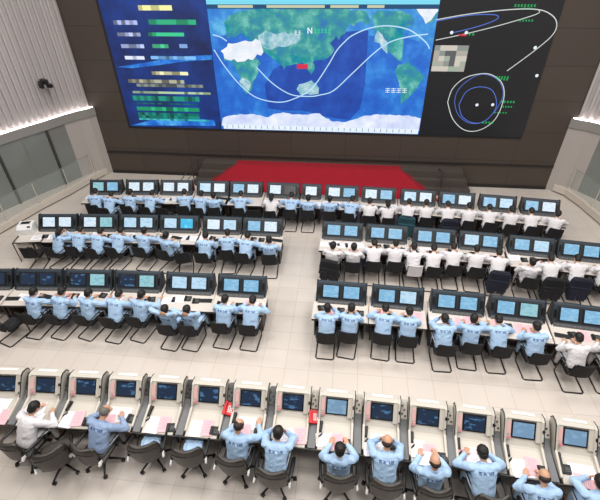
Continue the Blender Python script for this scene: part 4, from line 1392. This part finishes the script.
# ------------------------------------------------------------------ chairs under everyone, and the empty ones
def chair_for(r, x, org, rz, k, where, occupied=True):
    loc, th = arc(r, x, -DEPTH[r] + org)
    P = P_office if r == 'D' else P_chair
    kind = 'black swivel office chair' if r == 'D' else 'black cantilever chair'
    if occupied:
        lab = '%s under %s person from left, %s' % (kind, ORD[k], where)
    else:
        lab = 'empty ' + kind + ' ' + where
    o = P.put(loc, rz, lab, ('swivel chairs in the front row' if r == 'D' else 'cantilever chairs in the ' + ROWNAME[r]))
    if r == 'D': o.scale = (1.18, 1.15, 1.08)
    return o, loc
for r in 'ABCD':
    for x, org, rz, occ, k, where in seats[r]:
        o, loc = chair_for(r, x, org - 0.02, rz, k, where)
        if r == 'B' and abs(x - 2.38) < .01:
            recolour(o, {'backrest': 'white_cloth'})
            o['label'] = 'chair with a white backrest, under a white-jacketed person right of the aisle'
for r, x, org, turn, where in [
    ('A', -3.3, -0.30, 6, 'between blue-jacketed people, back row left of aisle'),
    ('A', -6.75, -0.32, -10, 'at the third console from the left in the back row'),
    ('B', -10.35, -0.25, 4, 'at the far left end of the second row '),
    ('B', -5.15, -0.40, 14, 'between blue-jacketed people in the second row'),
    ('C', -9.05, -0.42, -22, 'at the left edge of the third row '),
    ('D', -5.62, -0.42, 34, 'turned askew near the left end of the front row'),
    ('D', -3.72, -0.12, 12, 'holding a blue jacket, left of two'),
    ('D', -2.80, -0.14, 8, 'holding a blue jacket, right of two')]:
    chair_for(r, x, org, arc(r, x)[1] + R(turn), 0, where, False)

# folded jackets lying on the two empty swivel chairs
b = MB()
b.box((0, 0.0, 0.03), (0.40, 0.42, 0.04)).box((0.03, 0.02, 0.06), (0.32, 0.34, 0.04)).limb((-0.14, -0.12, 0.07), (0.1, 0.13, 0.075), 0.035, 0.03).limb((0.12, -0.14, 0.06), (0.15, 0.14, 0.06), 0.035, 0.03)
FJ = remesh(b, 'folded_jacket', 0.014, 3, 0.7, 0.010, 14, 2)
for x, org, turn, w in ((-3.72, -0.12, 12, 'left'), (-2.80, -0.14, 8, 'right')):
    loc, th = arc('D', x, -DEPTH['D'] + org + 0.02)
    o = link('folded_jacket', FJ, 'blue_cloth', None, (loc[0], loc[1], 0.505), th + R(turn))
    tag(o, 'light blue jacket folded on the seat of the %s empty swivel chair' % w, 'jacket', 'folded jackets on empty chairs')
# coats draped over chair backs
def coat_at(r, x, i, m, lab):
    for sx, org, rz, occ, k, where in seats[r]:
        if abs(sx - x) < 0.02:
            loc, th = arc(r, sx, -DEPTH[r] + org - 0.03)
            coat(i, loc, rz, m, lab)
coat_at('B', -0.2, 0, 'black_cloth', 'black coat draped over the chair beside the aisle, second row ')
coat_at('A', 2.43, 1, 'teal_cloth', 'dark teal coat draped over a chair in the back row')
coat_at('A', 3.88, 0, 'navy_cloth', 'navy coat on a chair in the back row, right of the teal coat')
coat_at('B', 4.92, 1, 'navy_cloth', 'navy coat on a chair in the middle right of the second row ')
coat_at('B', 6.42, 0, 'black_cloth', 'black coat over the chair beside the navy coat near the right edge')
coat_at('B', 7.2, 1, 'navy_cloth', 'dark navy coat over the chair nearest the right edge of the frame')

# ------------------------------------------------------------------ things on the worktops
def on_desk(P, r, x, off, turn, z, lab, group):
    loc, th = arc(r, x, off)
    return P.put((loc[0], loc[1], z), th + R(turn), lab, group)

# front row: each console's desk is its own composition
# unit index -> list of (kind, dx, off, turn)
DD = {
 1: [('big', -0.05, -0.68, -3), ('big', -0.1, -0.94, 8), ('pink', 0.24, -0.98, -4)],
 2: [('big', -0.12, -0.80, 5), ('big', -0.05, -1.01, -8)],
 3: [('white', -0.18, -0.98, 84), ('pink', 0.02, -0.94, 4), ('pad', 0.27, -1.01, 0)],
 4: [('big', -0.02, -0.80, 0), ('pink', -0.18, -0.98, 12), ('pad', 0.27, -0.88, -10)],
 5: [('white', -0.14, -0.98, 88), ('pink', 0.09, -0.94, 4), ('pad', 0.27, -1.01, 6)],
 6: [('white', -0.14, -0.98, 92), ('pink', 0.09, -0.94, 2), ('pad', 0.27, -1.00, 0)],
 7: [('white', -0.02, -0.76, 0), ('pink', -0.02, -0.96, 0), ('pad', 0.27, -0.96, 0)],
 8: [('white', -0.08, -0.94, 20), ('pink', 0.22, -0.92, 4)],
 9: [('white', -0.2, -0.94, 8), ('pink', 0.06, -0.96, 4), ('pad', 0.28, -0.98, 0)],
 10: [('white', -0.02, -0.82, 0), ('pad', 0.27, -0.90, 0), ('white', -0.16, -1.03, 4)],
 11: [('white', -0.2, -0.90, 86), ('pink', 0.03, -0.94, 2), ('pad', 0.27, -1.01, 4), ('white', -0.06, -1.08, 0)],
 12: [('pink', -0.22, -0.94, 4), ('big', 0.05, -0.88, 0)],
 13: [('big', -0.06, -0.98, 4), ('pink', 0.10, -0.92, -6), ('pad', 0.29, -0.98, 0)],
 14: [('pad', -0.25, -0.88, 0), ('big', 0.05, -0.90, 0), ('pink', 0.02, -1.06, 80)],
}
KIND = {'white': (P_white, 'white printed sheet', 'paper sheets on the front row desks'), 'pink': (P_pink, 'pink printed sheet', 'paper sheets on the front row desks'), 'big': (P_big, 'large white document sheet', 'paper sheets on the front row desks'), 'pad': (P_pad, 'flat black desk telephone', 'desk telephones in the front row')}
POSW = lambda dx, off: ('left side' if dx < -0.1 else 'right side' if dx > 0.1 else 'middle') + (' near the monitor' if off > -0.91 else ' near the edge')
def surf(off):
    if off > -0.60: return 0.79
    return 0.767 - (abs(off) - 0.60) * 0.044
for i, items in DD.items():
    x = UNITS['D'][i]
    for n, (k, dx, off, turn) in enumerate(items):
        P, w, g = KIND[k]
        z = surf(off) + 0.004 + 0.009 * n * (k != 'pad')
        o = on_desk(P, 'D', x + dx, off, turn, z, '%s, %s of %s console desk, front row' % (w, POSW(dx, off), ORD[i + 1]), g)
        o.rotation_euler.x = R(2.3)
for i in (1, 3, 5, 7, 9, 10, 11, 12, 13, 14):
    x = UNITS['D'][i]
    o = on_desk(P_handset, 'D', x - 0.30, -0.68, -4, 0.775, 'black handset with coiled cord left of the %s front-row console desk' % ORD[i + 1], 'handsets in the front row')
    o.rotation_euler.x = R(3)
for i, w in ((6, 'left'), (8, 'right')):
    x = UNITS['D'][i]
    o = on_desk(P_red, 'D', x + 0.465, -0.52, -6 if i == 6 else 6, 0.81, '%s one of two red telephones between the front-row consoles' % w, 'red telephones between front-row consoles')
    o.rotation_euler.x = R(12)
    o.scale = (1.3, 1.3, 1.3)

# rear rows: papers, keyboards and desk telephones between the operators
cnt = {}
for r in 'ABC':
    xs = UNITS[r]
    for i, x in enumerate(xs):
        pinky = 0.55 if r == 'C' else (0.12 if r == 'B' else 0.05)
        narrow = (r == 'A' and abs(x + 1.2) < .01)
        slots = (-0.2, 0.2) if narrow else (-0.52, -0.26, 0.02, 0.28, 0.54)
        for s in slots:
            q = rnd.random()
            if q < 0.08: continue
            off = -rnd.uniform(0.66, 0.86)
            if q < 0.42: P, w, g = P_pad, 'black desk telephone', 'desk telephones in the '
            elif q < 0.52: P, w, g = P_key, 'dark keyboard', 'keyboards in the '
            elif rnd.random() < pinky: P, w, g = P_pink, 'pink sheet', 'paper sheets in the '
            else: P, w, g = P_white, 'white sheet', 'paper sheets in the '
            if P is P_key and s in (0.02,): s += 0.0
            where = {-0.52: 'far left', -0.26: 'left', -0.2: 'left', 0.02: 'middle', 0.2: 'right', 0.28: 'right', 0.54: 'far right'}[s]
            on_desk(P, r, x + s, off, rnd.uniform(-14, 14), 0.7515, '%s on the %s of %s console from left, %s' % (w, where, ORD[i + 1], ROWNAME[r]), g + ROWNAME[r])

# ------------------------------------------------------------------ side cabinet with printer at the left end of the second row
loc, th = arc('B', -10.95, -0.05)
sc2 = empty('side_cabinet', (loc[0], loc[1], 0), th + R(8))
tag(sc2, 'cream low cabinet at the left end of the second row', 'cabinet')
MB().box((0, -0.5, 0.36), (0.62, 0.95, 0.70)).build('body', 'cream', sc2, bevel=0.015)
MB().box((0, -0.5, 0.73), (0.68, 1.02, 0.035)).build('top', 'cream', sc2, bevel=0.008)
pr = empty('printer', (loc[0] + 0.02, loc[1] - 0.38, 0.748), th + R(8))
tag(pr, 'white desktop printer with dark paper slot on the side cabinet', 'printer')
MB().prism([(-0.24, 0), (-0.24, 0.2), (-0.1, 0.3), (0.22, 0.3), (0.24, 0)], -0.25, 0.25).build('housing', 'white_plastic', pr, bevel=0.02)
MB().box((0.0, 0.06, 0.302), (0.3, 0.16, 0.012)).build('paper_slot', 'black_plastic', pr)
MB().box((0.16, -0.17, 0.262), (0.1, 0.06, 0.02), Matrix.Rotation(R(35), 3, 'X')).build('control_panel', 'pad_dark', pr)
tb = empty('side_table', (loc[0] + 0.42, loc[1] - 1.0, 0), th + R(4))
tag(tb, 'small white table with black tube frame at the left end of the second row', 'table')
MB().box((0, 0.1, 0.72), (0.8, 0.3, 0.03)).build('tabletop', 'cream', tb, bevel=0.006)
MB().tube([(-0.46, 0.32, 0.78), (-0.46, -0.1, 0.78), (0.46, -0.1, 0.78), (0.46, 0.32, 0.78)], 0.018, 8).build('rail', 'black_tube', tb)
for sx in (-1, 1):
    for sy in (0.32, -0.1):
        MB().cyl((sx * 0.46, sy, 0), (sx * 0.46, sy, 0.79), 0.016).build('leg', 'black_tube', tb)
